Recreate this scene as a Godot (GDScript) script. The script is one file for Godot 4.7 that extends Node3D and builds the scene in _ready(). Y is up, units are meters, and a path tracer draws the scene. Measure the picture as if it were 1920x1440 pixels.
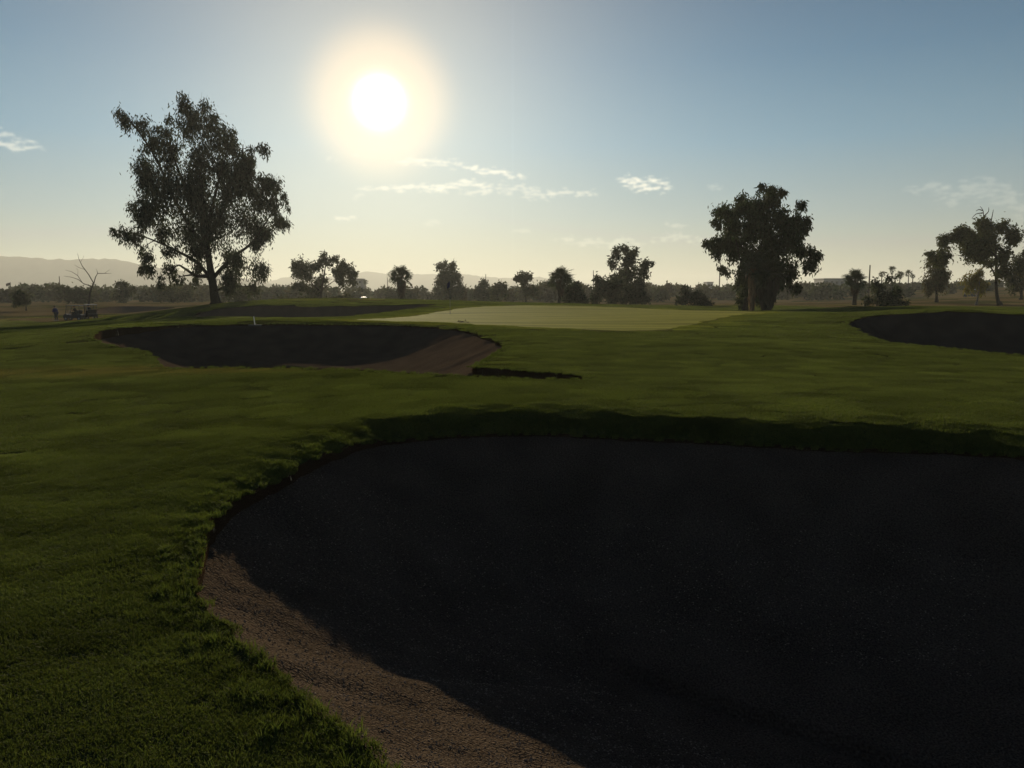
extends Node3D

# ------------------------------------------------------------------ constants
const EYE := 1.65
const PITCH := 6.6                      # degrees the camera looks down
const F := 1509.0                       # focal length in photo pixels (photo 1920 x 1440)
var SP := sin(deg_to_rad(PITCH))
var CP := cos(deg_to_rad(PITCH))
var sun_dir := Vector3.ZERO             # towards the sun
var rng := RandomNumberGenerator.new()
var n_low := FastNoiseLite.new()
var n_mid := FastNoiseLite.new()
var n_fine := FastNoiseLite.new()
var taken := {}

# ------------------------------------------------------------------ surveying helpers (photo pixel -> place)
func ray(u: float, v: float) -> Vector3:
	var a := (u - 960.0) / F
	var b := (720.0 - v) / F
	return Vector3(a, b * CP - SP, -CP - b * SP)

func at_depth(u: float, v: float, d: float) -> Vector3:
	var r := ray(u, v)
	return Vector3(0, EYE, 0) + r * (d / -r.z)

func at_height(u: float, v: float, y: float) -> Vector3:
	var r := ray(u, v)
	return Vector3(0, EYE, 0) + r * ((y - EYE) / r.y)

func lin(r: float, g: float, b: float) -> Color:
	return Color(r, g, b).linear_to_srgb()

func ss(a: float, b: float, x: float) -> float:
	var t := clampf((x - a) / (b - a), 0.0, 1.0)
	return t * t * (3.0 - 2.0 * t)

# ------------------------------------------------------------------ mesh builder
class MB:
	var v := PackedVector3Array()
	var n := PackedVector3Array()
	var c := PackedColorArray()
	var i := PackedInt32Array()

	func vert(p: Vector3, nn: Vector3, col: Color) -> int:
		v.append(p); n.append(nn); c.append(col)
		return v.size() - 1

	func tri(a: int, b: int, d: int) -> void:
		var g := (v[b] - v[a]).cross(v[d] - v[a])
		if g.dot(n[a] + n[b] + n[d]) > 0.0:
			i.append(a); i.append(d); i.append(b)
		else:
			i.append(a); i.append(b); i.append(d)

	func quad(a: Vector3, b: Vector3, d: Vector3, e: Vector3, nn: Vector3, col: Color) -> void:
		var k := vert(a, nn, col)
		vert(b, nn, col); vert(d, nn, col); vert(e, nn, col)
		tri(k, k + 1, k + 2); tri(k, k + 2, k + 3)

	func leaf(p: Vector3, along: Vector3, side: Vector3, col: Color) -> void:
		# a pointed leaf: rhombus of two triangles, widest nearer its stalk
		var nn := along.cross(side).normalized()
		var m := p + along * 0.42
		var k := vert(p, nn, col)
		vert(m + side, nn, col); vert(p + along, nn, col); vert(m - side, nn, col)
		tri(k, k + 1, k + 2); tri(k, k + 2, k + 3)

	func box(o: Vector3, s: Vector3, col: Color, b := Basis.IDENTITY) -> void:
		var h := s * 0.5
		for ax in 3:
			for sg in [-1.0, 1.0]:
				var nn := Vector3.ZERO
				nn[ax] = sg
				var t := Vector3.ZERO
				var w := Vector3.ZERO
				t[(ax + 1) % 3] = h[(ax + 1) % 3]
				w[(ax + 2) % 3] = h[(ax + 2) % 3]
				var ce: Vector3 = nn * h[ax]
				quad(o + b * (ce - t - w), o + b * (ce + t - w), o + b * (ce + t + w), o + b * (ce - t + w), b * nn, col)

	func tube(pts: Array, rad: Array, sides: int, col: Color, cap := true) -> void:
		var first := v.size()
		var up := Vector3(0.13, 0.2, 0.97).normalized()
		for k in pts.size():
			var d: Vector3 = (pts[mini(k + 1, pts.size() - 1)] - pts[maxi(k - 1, 0)]).normalized()
			if absf(d.dot(up)) > 0.95:
				up = Vector3(0.97, 0.1, 0.2).normalized()
			var x := d.cross(up).normalized()
			var y := d.cross(x).normalized()
			for s in sides:
				var a := TAU * s / sides
				var nn := x * cos(a) + y * sin(a)
				vert(pts[k] + nn * rad[k], nn, col)
		for k in pts.size() - 1:
			for s in sides:
				var a := first + k * sides + s
				var b := first + k * sides + (s + 1) % sides
				tri(a, b, b + sides); tri(a, b + sides, a + sides)
		if cap:
			for e in [0, pts.size() - 1]:
				var d2: Vector3 = (pts[e] - pts[1 if e == 0 else e - 1]).normalized()
				var m := vert(pts[e], d2, col)
				for s in sides:
					var a2 := vert(v[first + e * sides + s], d2, col)
					var b2 := vert(v[first + e * sides + (s + 1) % sides], d2, col)
					tri(m, a2, b2)

	func mesh() -> ArrayMesh:
		var arr := []
		arr.resize(Mesh.ARRAY_MAX)
		arr[Mesh.ARRAY_VERTEX] = v
		arr[Mesh.ARRAY_NORMAL] = n
		arr[Mesh.ARRAY_COLOR] = c
		arr[Mesh.ARRAY_INDEX] = i
		var m := ArrayMesh.new()
		m.add_surface_from_arrays(Mesh.PRIMITIVE_TRIANGLES, arr)
		return m

# ------------------------------------------------------------------ scene-tree helpers
func numbered(called: String) -> String:
	var k: int = taken.get(called, 0)
	taken[called] = k + 1
	return called if k == 0 else "%s_%03d" % [called, k]

func thing(called: String, label: String, category: String, where: Vector3, group := "") -> Node3D:
	var o := Node3D.new()
	o.name = numbered(called)
	add_child(o)
	o.position = where
	o.set_meta("label", label)
	o.set_meta("category", category)
	if group:
		o.set_meta("group", group)
	return o

func part(called: String, m: Mesh, mat: Material, parent: Node3D) -> MeshInstance3D:
	var o := MeshInstance3D.new()
	o.name = called
	o.mesh = m
	o.material_override = mat
	parent.add_child(o, true)
	return o

func structure(called: String, m: Mesh, mat: Material) -> MeshInstance3D:
	var o := part(numbered(called), m, mat, self)
	o.set_meta("kind", "structure")
	return o

# ------------------------------------------------------------------ materials
func noise_tex(freq: float, seed_: int, a: Color, b: Color, size := 512, octaves := 4, as_normal := 0.0) -> NoiseTexture2D:
	var t := NoiseTexture2D.new()
	var n := FastNoiseLite.new()
	n.noise_type = FastNoiseLite.TYPE_SIMPLEX_SMOOTH
	n.frequency = freq
	n.seed = seed_
	n.fractal_octaves = octaves
	t.noise = n
	t.width = size
	t.height = size
	t.seamless = true
	if as_normal > 0.0:
		t.as_normal_map = true
		t.bump_strength = as_normal
	else:
		var g := Gradient.new()
		g.set_color(0, a)
		g.set_color(1, b)
		t.color_ramp = g
	return t

func mat_plain(col: Color, rough := 0.8, vertex := true, specular := 0.3) -> StandardMaterial3D:
	var m := StandardMaterial3D.new()
	m.albedo_color = col
	m.roughness = rough
	m.metallic_specular = specular
	m.vertex_color_use_as_albedo = vertex
	return m

func mat_leaf(back: Color, rough := 0.55) -> StandardMaterial3D:
	var m := mat_plain(Color.WHITE, rough, true, 0.35)
	m.backlight_enabled = true
	m.backlight = back
	m.cull_mode = BaseMaterial3D.CULL_DISABLED
	return m

func mat_ground(tex: Texture2D, scale: float, bump: Texture2D, depth: float, rough: float, specular: float) -> StandardMaterial3D:
	var m := mat_plain(Color.WHITE, rough, true, specular)
	m.albedo_texture = tex
	m.uv1_triplanar = true
	m.uv1_world_triplanar = true
	m.uv1_scale = Vector3.ONE * scale
	m.heightmap_enabled = true
	m.heightmap_texture = bump
	m.heightmap_scale = depth
	m.specular_mode = BaseMaterial3D.SPECULAR_DISABLED
	return m

# ------------------------------------------------------------------ terrain: thin-plate spline through surveyed points
var ctl := []        # Vector3 points
var tps := PackedFloat64Array()
var HG := PackedFloat32Array()
const HX0 := -190.0
const HZ0 := -290.0
const HS := 2.0
const HNX := 191
const HNZ := 176

func tps_u(r2: float) -> float:
	return r2 * log(r2 + 1e-9) * 0.5

func solve_terrain() -> void:
	var n := ctl.size()
	var m := n + 3
	var A := []
	for i in m:
		var row := PackedFloat64Array()
		row.resize(m + 1)
		A.append(row)
	for i in n:
		for j in n:
			var dx: float = ctl[i].x - ctl[j].x
			var dz: float = ctl[i].z - ctl[j].z
			A[i][j] = tps_u((dx * dx + dz * dz) * 0.0004)
		A[i][i] += 0.0006
		A[i][n] = 1.0; A[i][n + 1] = ctl[i].x * 0.02; A[i][n + 2] = ctl[i].z * 0.02
		A[n][i] = 1.0; A[n + 1][i] = ctl[i].x * 0.02; A[n + 2][i] = ctl[i].z * 0.02
		A[i][m] = ctl[i].y
	for k in m:
		var p := k
		for i in range(k + 1, m):
			if absf(A[i][k]) > absf(A[p][k]):
				p = i
		var tmp: PackedFloat64Array = A[k]
		A[k] = A[p]
		A[p] = tmp
		for i in range(k + 1, m):
			var f: float = A[i][k] / A[k][k]
			if f == 0.0:
				continue
			for j in range(k, m + 1):
				A[i][j] -= f * A[k][j]
	tps.resize(m)
	for k in range(m - 1, -1, -1):
		var s: float = A[k][m]
		for j in range(k + 1, m):
			s -= A[k][j] * tps[j]
		tps[k] = s / A[k][k]
	HG.resize(HNX * HNZ)
	var cx := PackedFloat32Array()
	var cz := PackedFloat32Array()
	for p2 in ctl:
		cx.append(p2.x); cz.append(p2.z)
	for iz in HNZ:
		for ix in HNX:
			var x := HX0 + ix * HS
			var z := HZ0 + iz * HS
			var h: float = tps[n] + tps[n + 1] * x * 0.02 + tps[n + 2] * z * 0.02
			for i in n:
				var dx := x - cx[i]
				var dz := z - cz[i]
				var r2 := (dx * dx + dz * dz) * 0.0004
				h += tps[i] * r2 * log(r2 + 1e-9) * 0.5
			HG[iz * HNX + ix] = h

func cub(a: float, b: float, c: float, d: float, t: float) -> float:
	return b + 0.5 * t * (c - a + t * (2.0 * a - 5.0 * b + 4.0 * c - d + t * (3.0 * (b - c) + d - a)))

func base_h(x: float, z: float) -> float:
	var fx := clampf((x - HX0) / HS, 1.0, HNX - 2.001)
	var fz := clampf((z - HZ0) / HS, 1.0, HNZ - 2.001)
	var ix := mini(int(fx), HNX - 3)
	var iz := mini(int(fz), HNZ - 3)
	var tx := fx - ix
	var tz := fz - iz
	var k := (iz - 1) * HNX + ix - 1
	var r0 := cub(HG[k], HG[k + 1], HG[k + 2], HG[k + 3], tx)
	k += HNX
	var r1 := cub(HG[k], HG[k + 1], HG[k + 2], HG[k + 3], tx)
	k += HNX
	var r2 := cub(HG[k], HG[k + 1], HG[k + 2], HG[k + 3], tx)
	k += HNX
	var r3 := cub(HG[k], HG[k + 1], HG[k + 2], HG[k + 3], tx)
	return cub(r0, r1, r2, r3, tz) + n_low.get_noise_2d(x, z) * 0.035 + n_mid.get_noise_2d(x, z) * 0.008 + n_low.get_noise_2d(x * 0.7 + 300.0, z * 2.6) * 0.016 + n_mid.get_noise_2d(x * 0.06 + 50.0, z * 0.45) * 0.008

# ------------------------------------------------------------------ outlines and their distance fields
class Field:
	var x0 := 0.0
	var z0 := 0.0
	var step := 0.1
	var nx := 0
	var nz := 0
	var d := PackedFloat32Array()
	var depth := 1.0
	var dm := 4.0
	var drop := 0.1
	var dw := 0.8
	var lip := 0.06
	var line := PackedVector2Array()
	var spur := -1e9            # z in front of which the narrow arm with the bare soil bank lies

	func arm(x: float, z: float) -> float:
		return clampf((x + 1.1) / 0.5, 0.0, 1.0) * clampf((z - spur) / 0.4, 0.0, 1.0) if spur > -1e8 else 0.0

	func sd(x: float, z: float) -> float:      # positive inside
		var fx := (x - x0) / step
		var fz := (z - z0) / step
		if fx < 0.0 or fz < 0.0 or fx >= nx - 1.001 or fz >= nz - 1.001:
			return -99.0
		var ix := int(fx)
		var iz := int(fz)
		var tx := fx - ix
		var tz := fz - iz
		var k := iz * nx + ix
		return lerpf(lerpf(d[k], d[k + 1], tx), lerpf(d[k + nx], d[k + nx + 1], tx), tz)

	func grad(x: float, z: float) -> Vector2:   # points inwards
		var e := step
		var g := Vector2(sd(x + e, z) - sd(x - e, z), sd(x, z + e) - sd(x, z - e))
		return g.normalized() if g.length() > 1e-6 and absf(g.x) < 50.0 and absf(g.y) < 50.0 else Vector2(0, 1)

func make_field(pts: Array, wob: float, margin: float, cells: int, seed_: int) -> Field:
	var f := Field.new()
	var n := pts.size()
	var line := PackedVector2Array()
	for k in n:
		var p0: Vector2 = pts[(k + n - 1) % n]
		var p1: Vector2 = pts[k]
		var p2: Vector2 = pts[(k + 1) % n]
		var p3: Vector2 = pts[(k + 2) % n]
		var steps := clampi(int(p1.distance_to(p2) / (wob * 3.0 + 0.05)), 3, 10)
		for s in steps:
			var t := float(s) / steps
			var q := Vector2(cub(p0.x, p1.x, p2.x, p3.x, t), cub(p0.y, p1.y, p2.y, p3.y, t))
			var a := n_mid.get_noise_2d(q.x * 3.1 / (wob * 10.0 + 0.2) + seed_ * 31.0, q.y * 3.1 / (wob * 10.0 + 0.2))
			var b := n_mid.get_noise_2d(q.y * 3.1 / (wob * 10.0 + 0.2) - seed_ * 17.0, q.x * 3.1 / (wob * 10.0 + 0.2))
			line.append(q + Vector2(a, b) * wob * 2.0)
	f.line = line
	var lo := line[0]
	var hi := line[0]
	for q in line:
		lo = lo.min(q)
		hi = hi.max(q)
	lo -= Vector2.ONE * margin
	hi += Vector2.ONE * margin
	f.step = maxf(hi.x - lo.x, hi.y - lo.y) / cells
	f.x0 = lo.x
	f.z0 = lo.y
	f.nx = int((hi.x - lo.x) / f.step) + 2
	f.nz = int((hi.y - lo.y) / f.step) + 2
	f.d.resize(f.nx * f.nz)
	var m := line.size()
	for iz in f.nz:
		for ix in f.nx:
			var p := Vector2(f.x0 + ix * f.step, f.z0 + iz * f.step)
			var best := 1e9
			var inside := false
			var a := line[m - 1]
			for k in m:
				var b := line[k]
				var ab := b - a
				var t := clampf((p - a).dot(ab) / ab.length_squared(), 0.0, 1.0)
				best = minf(best, (a + ab * t).distance_squared_to(p))
				if (a.y > p.y) != (b.y > p.y) and p.x < (b.x - a.x) * (p.y - a.y) / (b.y - a.y) + a.x:
					inside = not inside
				a = b
			f.d[iz * f.nx + ix] = sqrt(best) * (1.0 if inside else -1.0)
	return f

var bunkers: Array[Field] = []
var green_f: Field

func lawn_h(x: float, z: float) -> float:
	var h := base_h(x, z)
	for f in bunkers:
		var s := f.sd(x, z)
		if s > -f.dw and s > -50.0:
			var g := f.grad(x, z)
			var face := clampf(0.25 + 0.75 * g.y, 0.0, 1.0)        # the bank on the far side falls towards the sand
			var t := clampf(1.0 + s / f.dw, 0.0, 1.0)
			h -= f.drop * face * t * t * (1.0 - f.arm(x, z))
	return h

func sand_h(f: Field, x: float, z: float, s: float) -> float:
	var g := f.grad(x, z)
	var face := clampf(0.25 + 0.75 * g.y, 0.0, 1.0)
	var t := clampf(1.0 - s, 0.0, 1.0)
	var q := 1.0 - clampf(s / f.dm, 0.0, 1.0)
	var arm := f.arm(x, z)
	return base_h(x, z) - f.drop * face * t * t * (1.0 - arm) - maxf(f.lip * (1.0 - 0.7 * face) * (0.3 + 0.7 * maxf(g.x, 0.0) ** 2.0), arm * 0.26) - f.depth * (1.0 - q * q) + n_fine.get_noise_2d(x, z) * 0.012

func ground_at(x: float, z: float) -> float:
	for f in bunkers:
		var s := f.sd(x, z)
		if s > 0.0:
			return sand_h(f, x, z, s)
	return lawn_h(x, z)

func place(u: float, d: float) -> Vector3:     # foot of a thing seen in column u at depth d
	var p := at_depth(u, 565.0, d)
	p.y = ground_at(p.x, p.z)
	return p

# ------------------------------------------------------------------ _ready
func _ready() -> void:
	rng.seed = 20240607
	for t in [[n_low, 0.11, 3], [n_mid, 0.9, 5], [n_fine, 4.0, 7]]:
		t[0].noise_type = FastNoiseLite.TYPE_SIMPLEX_SMOOTH
		t[0].frequency = t[1]
		t[0].seed = t[2]
		t[0].fractal_octaves = 3
	camera_and_light()
	survey()
	build_ground()
	build_hills()
	build_grass()
	build_sand_crumbs()
	build_trees()
	build_palms()
	build_woods()
	build_far_things()
	build_golf()

func camera_and_light() -> void:
	var cam := Camera3D.new()
	cam.name = "camera"
	cam.fov = rad_to_deg(2.0 * atan(720.0 / F))
	cam.position = Vector3(0, EYE, 0)
	cam.rotation_degrees.x = -PITCH
	cam.near = 0.05
	cam.far = 9000.0
	add_child(cam)
	sun_dir = ray(711, 191).normalized()
	var sun := DirectionalLight3D.new()
	sun.name = "sun"
	sun.light_energy = 1.6
	sun.light_color = Color(1.0, 0.94, 0.81)
	sun.light_angular_distance = 0.5
	sun.shadow_enabled = true
	sun.directional_shadow_max_distance = 200.0
	add_child(sun)
	sun.look_at_from_position(Vector3.ZERO, -sun_dir)
	var we := WorldEnvironment.new()
	we.name = "world_environment"
	var e := Environment.new()
	e.background_mode = Environment.BG_SKY
	e.tonemap_mode = Environment.TONE_MAPPER_LINEAR
	e.tonemap_exposure = 1.0
	e.sdfgi_enabled = true
	e.ssao_enabled = true
	e.ssil_enabled = true
	e.volumetric_fog_enabled = true              # thin evening haze that scatters mostly forwards, so it is brighter towards the sun
	e.volumetric_fog_density = 0.00026
	e.volumetric_fog_albedo = Color(0.99, 0.99, 0.96)
	e.volumetric_fog_anisotropy = 0.3
	var sky := Sky.new()
	var pm := PanoramaSkyMaterial.new()
	pm.panorama = ImageTexture.create_from_image(sky_image())
	sky.sky_material = pm
	e.sky = sky
	e.background_energy_multiplier = 1.0
	we.environment = e
	add_child(we)

# The sky: blue falling off with height and with the angle from the sun, a pale haze low down, the aureole of a low sun, thin wisps of cloud.
func sky_image() -> Image:
	var w := 1024
	var h := 512
	var base := PackedFloat32Array()
	base.resize(w * h * 3)
	var stops := [[-0.001, 0.60, 0.60, 0.43], [0.035, 0.55, 0.60, 0.47], [0.09, 0.385, 0.52, 0.54], [0.17, 0.215, 0.405, 0.545], [0.26, 0.115, 0.265, 0.42], [0.36, 0.07, 0.16, 0.285], [0.55, 0.06, 0.115, 0.235], [0.8, 0.036, 0.075, 0.17], [1.01, 0.03, 0.065, 0.15]]
	for j in h:
		var el := (0.5 - (j + 0.5) / h) * PI
		var sy := maxf(sin(el), 0.0)
		var k := 0
		while k < stops.size() - 2 and stops[k + 1][0] < sy:
			k += 1
		var t := clampf((sy - stops[k][0]) / (stops[k + 1][0] - stops[k][0]), 0.0, 1.0)
		var r := lerpf(stops[k][1], stops[k + 1][1], t)
		var g := lerpf(stops[k][2], stops[k + 1][2], t)
		var b := lerpf(stops[k][3], stops[k + 1][3], t)
		var ce := cos(el)
		for i in w:
			var az := (i + 0.5) / w * TAU
			var cg := sin(az) * ce * sun_dir.x + sin(el) * sun_dir.y - cos(az) * ce * sun_dir.z
			var gam := acos(clampf(cg, -1.0, 1.0))
			var away := 0.52 + 0.48 * exp(-gam * gam / 0.55) + 0.06 * (1.0 - cg) * (1.0 - cg) * 0.5
			var wide := exp(-gam * gam / 0.075)
			var mid := exp(-gam * gam / 0.02)
			var o := (j * w + i) * 3
			base[o] = r * away + 0.37 * wide + 0.2 * mid
			base[o + 1] = g * away + 0.29 * wide + 0.16 * mid
			base[o + 2] = b * away + 0.17 * wide + 0.08 * mid
	var im := Image.create_from_data(w, h, false, Image.FORMAT_RGBF, base.to_byte_array())
	im.resize(4096, 2048, Image.INTERPOLATE_CUBIC)
	var px := im.get_data().to_float32_array()
	# aureole of the sun, at full resolution
	var saz := atan2(sun_dir.x, -sun_dir.z)
	var sel := asin(sun_dir.y)
	for dj in range(-110, 111):
		var j2 := int((0.5 - sel / PI) * 2048.0) + dj
		var el2 := (0.5 - (j2 + 0.5) / 2048.0) * PI
		for di in range(-110, 111):
			var i2 := int(saz / TAU * 4096.0) + di
			var az2 := (i2 + 0.5) / 4096.0 * TAU
			var d := Vector3(sin(az2) * cos(el2), sin(el2), -cos(az2) * cos(el2))
			var gam2 := rad_to_deg(acos(clampf(d.dot(sun_dir), -1.0, 1.0)))
			var core := exp(-pow(gam2 / 1.42, 3.0)) * 1.6
			var ring := exp(-pow(gam2 / 4.5, 5.0))
			var o2 := (j2 * 4096 + posmod(i2, 4096)) * 3
			px[o2] += core + ring * 0.46
			px[o2 + 1] += core + ring * 0.27
			px[o2 + 2] += core + ring * 0.08
	# wisps of thin cloud: [u, v, half width, half height, tilt, strength]
	var wn := FastNoiseLite.new()
	wn.noise_type = FastNoiseLite.TYPE_SIMPLEX_SMOOTH
	wn.fractal_octaves = 4
	wn.frequency = 0.02
	wn.seed = 11
	for q in [[800, 302, 46, 9, 0.03, 0.5], [917, 324, 58, 8, 0.10, 0.6], [770, 354, 80, 7, -0.02, 0.5], [860, 349, 70, 8, -0.08, 0.55], [905, 360, 34, 5, -0.05, 0.4], [990, 357, 42, 13, 0.05, 0.32], [1050, 362, 24, 7, 0.0, 0.35], [1098, 362, 18, 6, 0.0, 0.4], [1209, 345, 40, 14, 0.02, 0.65],
			[649, 409, 18, 6, -0.05, 0.35], [20, 264, 36, 10, 0.12, 0.4], [5, 258, 20, 8, 0.1, 0.3], [1125, 453, 70, 10, 0.06, 0.22], [1270, 447, 45, 9, -0.05, 0.2], [1268, 420, 18, 5, 0.0, 0.18], [1740, 353, 30, 9, 0.0, 0.12], [1860, 368, 70, 22, 0.12, 0.12], [625, 301, 10, 4, 0, 0.3], [665, 292, 12, 4, 0, 0.2], [1340, 350, 12, 5, 0, 0.15], [672, 366, 10, 8, -0.6, 0.15], [810, 418, 16, 6, 0, 0.14], [980, 432, 16, 5, 0, 0.14],
			[-330, 300, 90, 14, 0.05, 0.3], [-700, 380, 120, 12, -0.04, 0.3], [2300, 330, 110, 14, 0.05, 0.25], [2700, 400, 90, 12, 0.0, 0.2]]:
		var dirc := ray(q[0], q[1]).normalized()
		var caz := atan2(dirc.x, -dirc.z)
		var cel := asin(dirc.y)
		var px_per := 4096.0 / TAU
		var hw: float = q[2] / F * px_per * 1.25 / cos(cel)
		var hh: float = q[3] / F * px_per * 1.25
		var reach := int(maxf(hw, hh) * 1.2) + 3
		var ci := caz / TAU * 4096.0
		var cj := (0.5 - cel / PI) * 2048.0
		for dj2 in range(-int(hh * 2.0 + absf(q[4]) * hw) - 3, int(hh * 2.0 + absf(q[4]) * hw) + 4):
			for di2 in range(-reach, reach + 1):
				var xx := di2 / hw
				var yy: float = (dj2 - q[4] * di2) / hh
				var nn := wn.get_noise_2d(di2 * 4.5 + q[0] * 3.0, dj2 * 16.0 + q[1] * 5.0)
				var n2 := wn.get_noise_2d(di2 * 1.6 + q[0], q[1] * 7.0)
				yy += n2 * 1.0
				var a := 0.75 - xx * xx * 0.6 - yy * yy * 1.6 + nn * 1.7
				if a <= 0.0 or absf(xx) > 1.2:
					continue
				var s: float = clampf(a, 0.0, 1.0) * q[5] * (1.0 - ss(0.7, 1.15, absf(xx)))
				var o3 := ((int(cj) + dj2) * 4096 + posmod(int(floor(ci)) + di2, 4096)) * 3
				px[o3] += (1.35 - minf(px[o3], 1.35)) * s
				px[o3 + 1] += (1.28 - minf(px[o3 + 1], 1.28)) * s
				px[o3 + 2] += (1.05 - minf(px[o3 + 2], 1.05)) * s
	return Image.create_from_data(4096, 2048, false, Image.FORMAT_RGBF, px.to_byte_array())

# ------------------------------------------------------------------ survey of the land
func survey() -> void:
	for p in [[0, 0, 0], [-3, 0, 0.5], [3, 0, 1.5], [-6, 0.05, -4], [0, 0, 4], [-2.6, 0.02, -3.5], [-0.9, 0, -2.4], [-4.5, 0.1, -9], [-2.4, 0.04, -5.5], [9, 0.3, -5], [9, 0.2, -1], [20, 0.3, -6], [-14, 0, -8], [-25, -0.1, -14], [60, 0.3, 0], [-60, -0.6, 0], [0, 0, 40], [-60, 0, 50], [60, 0.2, 50],
			[150, 2.5, -190], [150, 1.0, -120], [120, 0.4, -50], [-150, -1.6, -60], [-160, -1.8, -140], [-150, -1.6, -260], [0, -1.4, -260], [-60, -1.5, -220], [60, -1.0, -240], [140, 1.5, -280], [25, 0.3, -45], [-20, -1.2, -180]]:
		ctl.append(Vector3(p[0], p[1], p[2]))
	for p in [[750, 768, 9.1], [960, 765, 9.2], [1200, 770, 9.3], [1500, 797, 8.2], [1900, 835, 7.1], [300, 672, 17.5], [560, 690, 14.5], [900, 704, 12.8], [1100, 712, 12.3], [1200, 700, 14], [1500, 700, 14], [1900, 755, 9.6], [1500, 650, 19], [1800, 690, 15.5],
			[700, 602, 33], [1100, 620, 27.5], [1340, 612, 30], [1200, 580, 65], [860, 590, 52], [1450, 585, 60], [1600, 576, 62], [500, 601, 33], [300, 606, 30], [850, 607, 31], [180, 620, 25], [945, 645, 21], [0, 640, 24], [100, 603, 98], [0, 604, 95], [200, 602, 95], [60, 615, 60], [300, 597, 70],
			[520, 567, 77], [450, 568, 78], [600, 569, 76], [700, 571, 76], [800, 569, 75], [380, 578, 76], [430, 594, 55], [620, 595, 52], [0, 582, 130], [110, 577, 140], [230, 571, 146], [330, 574, 140], [400, 574, 96], [900, 568, 110], [1050, 574, 105], [1200, 572, 90], [1300, 576, 85], [1440, 584, 70], [1600, 573, 100], [1680, 579, 78], [1750, 567, 125], [1830, 571, 115], [1875, 573, 110], [1905, 553, 165], [1818, 560, 190], [1700, 562, 170],
			[1750, 580, 33.5], [1900, 587, 32.5], [2100, 592, 32], [1640, 590, 34], [1700, 645, 21.3], [1900, 667, 17.4], [1590, 606, 31], [2050, 676, 16.4]]:
		ctl.append(at_depth(p[0], p[1], p[2]))
	for p in [[372, 1050, 0.02, 0.05], [398, 985, 0.03, 0.1], [440, 945, 0.04, 0.15], [520, 905, 0.06, 0.2], [640, 852, 0.08, 0.25], [740, 825, 0.1, 0.28]]:
		var q := at_height(p[0], p[1], p[2])
		ctl.append(Vector3(q.x, p[3], q.z))
	solve_terrain()
	var sets := [
		[[[700, 1440, 0.0], [600, 1368, 0.0], [500, 1270, 0.0], [400, 1165, 0.0], [362, 1110, 0.0], [372, 1050, 0.02], [398, 985, 0.03], [440, 945, 0.04], [520, 905, 0.06], [640, 852, 0.08], [740, 825, 0.1], [960, 808, 0.12], [1200, 815, 0.12], [1500, 828, 0.14], [1920, 842, 0.2]], [[7.2, -4.4], [8.2, -2.6], [7.8, -0.6], [6, 0.5], [3, 0.5], [1.2, -0.5], [0.35, -1.5]], 1.3, 3.75, 0.2, 0.65, 0.12, 0.022, 140],
		[[[174, 628, 0.4], [200, 618, 0.4], [300, 612, 0.38], [450, 610, 0.36], [600, 610, 0.35], [750, 611, 0.33], [860, 618, 0.3], [930, 638, 0.27], [945, 650, 0.26], [912, 672, 0.26], [890, 690, 0.26], [960, 696, 0.26], [1040, 703, 0.26], [1100, 709, 0.26], [1060, 717, 0.26], [900, 710, 0.27], [700, 698, 0.28], [560, 691, 0.28], [400, 685, 0.28], [302, 680, 0.28], [290, 662, 0.3], [262, 651, 0.3], [200, 641, 0.36]], [], 1.12, 4.2, 0.12, 1.2, 0.3, 0.04, 210],
		[[[365, 588, -66], [450, 594, -55], [620, 595, -53], [720, 587, -60], [800, 577, -70], [812, 571, -74], [700, 573, -73], [520, 570, -74], [430, 574, -74], [380, 581, -73]], [], 2.2, 5.0, 0.05, 1.5, 0.1, 0.1, 120],
		[[[1610, 596, -33], [1592, 604, -31.5], [1591, 612, -29.3], [1610, 622, -25.9], [1650, 635, -22.9], [1700, 645, -21.3], [1800, 658, -19.2], [1920, 668, -17.5], [2080, 676, -16.5], [2300, 668, -18], [2400, 630, -24], [2300, 600, -30], [2050, 594, -32], [1920, 589, -31.7], [1800, 583, -32.6], [1700, 584, -33], [1650, 589, -33.4]], [], 1.9, 5.0, 0.03, 1.2, 0.06, 0.06, 200],
		[[[175, 584, -120], [230, 586, -117], [290, 581, -124], [330, 577, -134], [280, 574, -140], [200, 575, -138]], [], 1.3, 6.0, 0.05, 1.5, 0.1, 0.2, 60],
	]
	var sid := 0
	for s in sets:
		var pts := []
		for p in s[0]:
			var q: Vector3 = at_height(p[0], p[1], p[2]) if p[2] > -5.0 else at_depth(p[0], p[1], -p[2])
			pts.append(Vector2(q.x, q.z))
		for p in s[1]:
			pts.append(Vector2(p[0], p[1]))
		sid += 1
		var f := make_field(pts, s[7], s[5] + 0.6, s[8], sid)
		f.depth = s[2]; f.dm = s[3]; f.drop = s[4]; f.dw = s[5]; f.lip = s[6]
		if sid == 2:
			f.spur = -14.9
		bunkers.append(f)
	var gp := []
	for p in [[650, 602, 0.38], [760, 606, 0.36], [900, 611, 0.33], [1100, 620, 0.28], [1200, 621, 0.28], [1280, 614, 0.3], [1350, 603, 0.25], [1440, 588, 0.1], [1400, 583, 0.08], [1300, 579, 0.1], [1100, 577, 0.12], [900, 580, 0.12], [800, 587, 0.15], [715, 596, 0.28]]:
		var q: Vector3 = at_height(p[0], p[1], p[2])
		gp.append(Vector2(q.x, q.z))
	green_f = make_field(gp, 0.1, 2.0, 90, 9)

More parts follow.
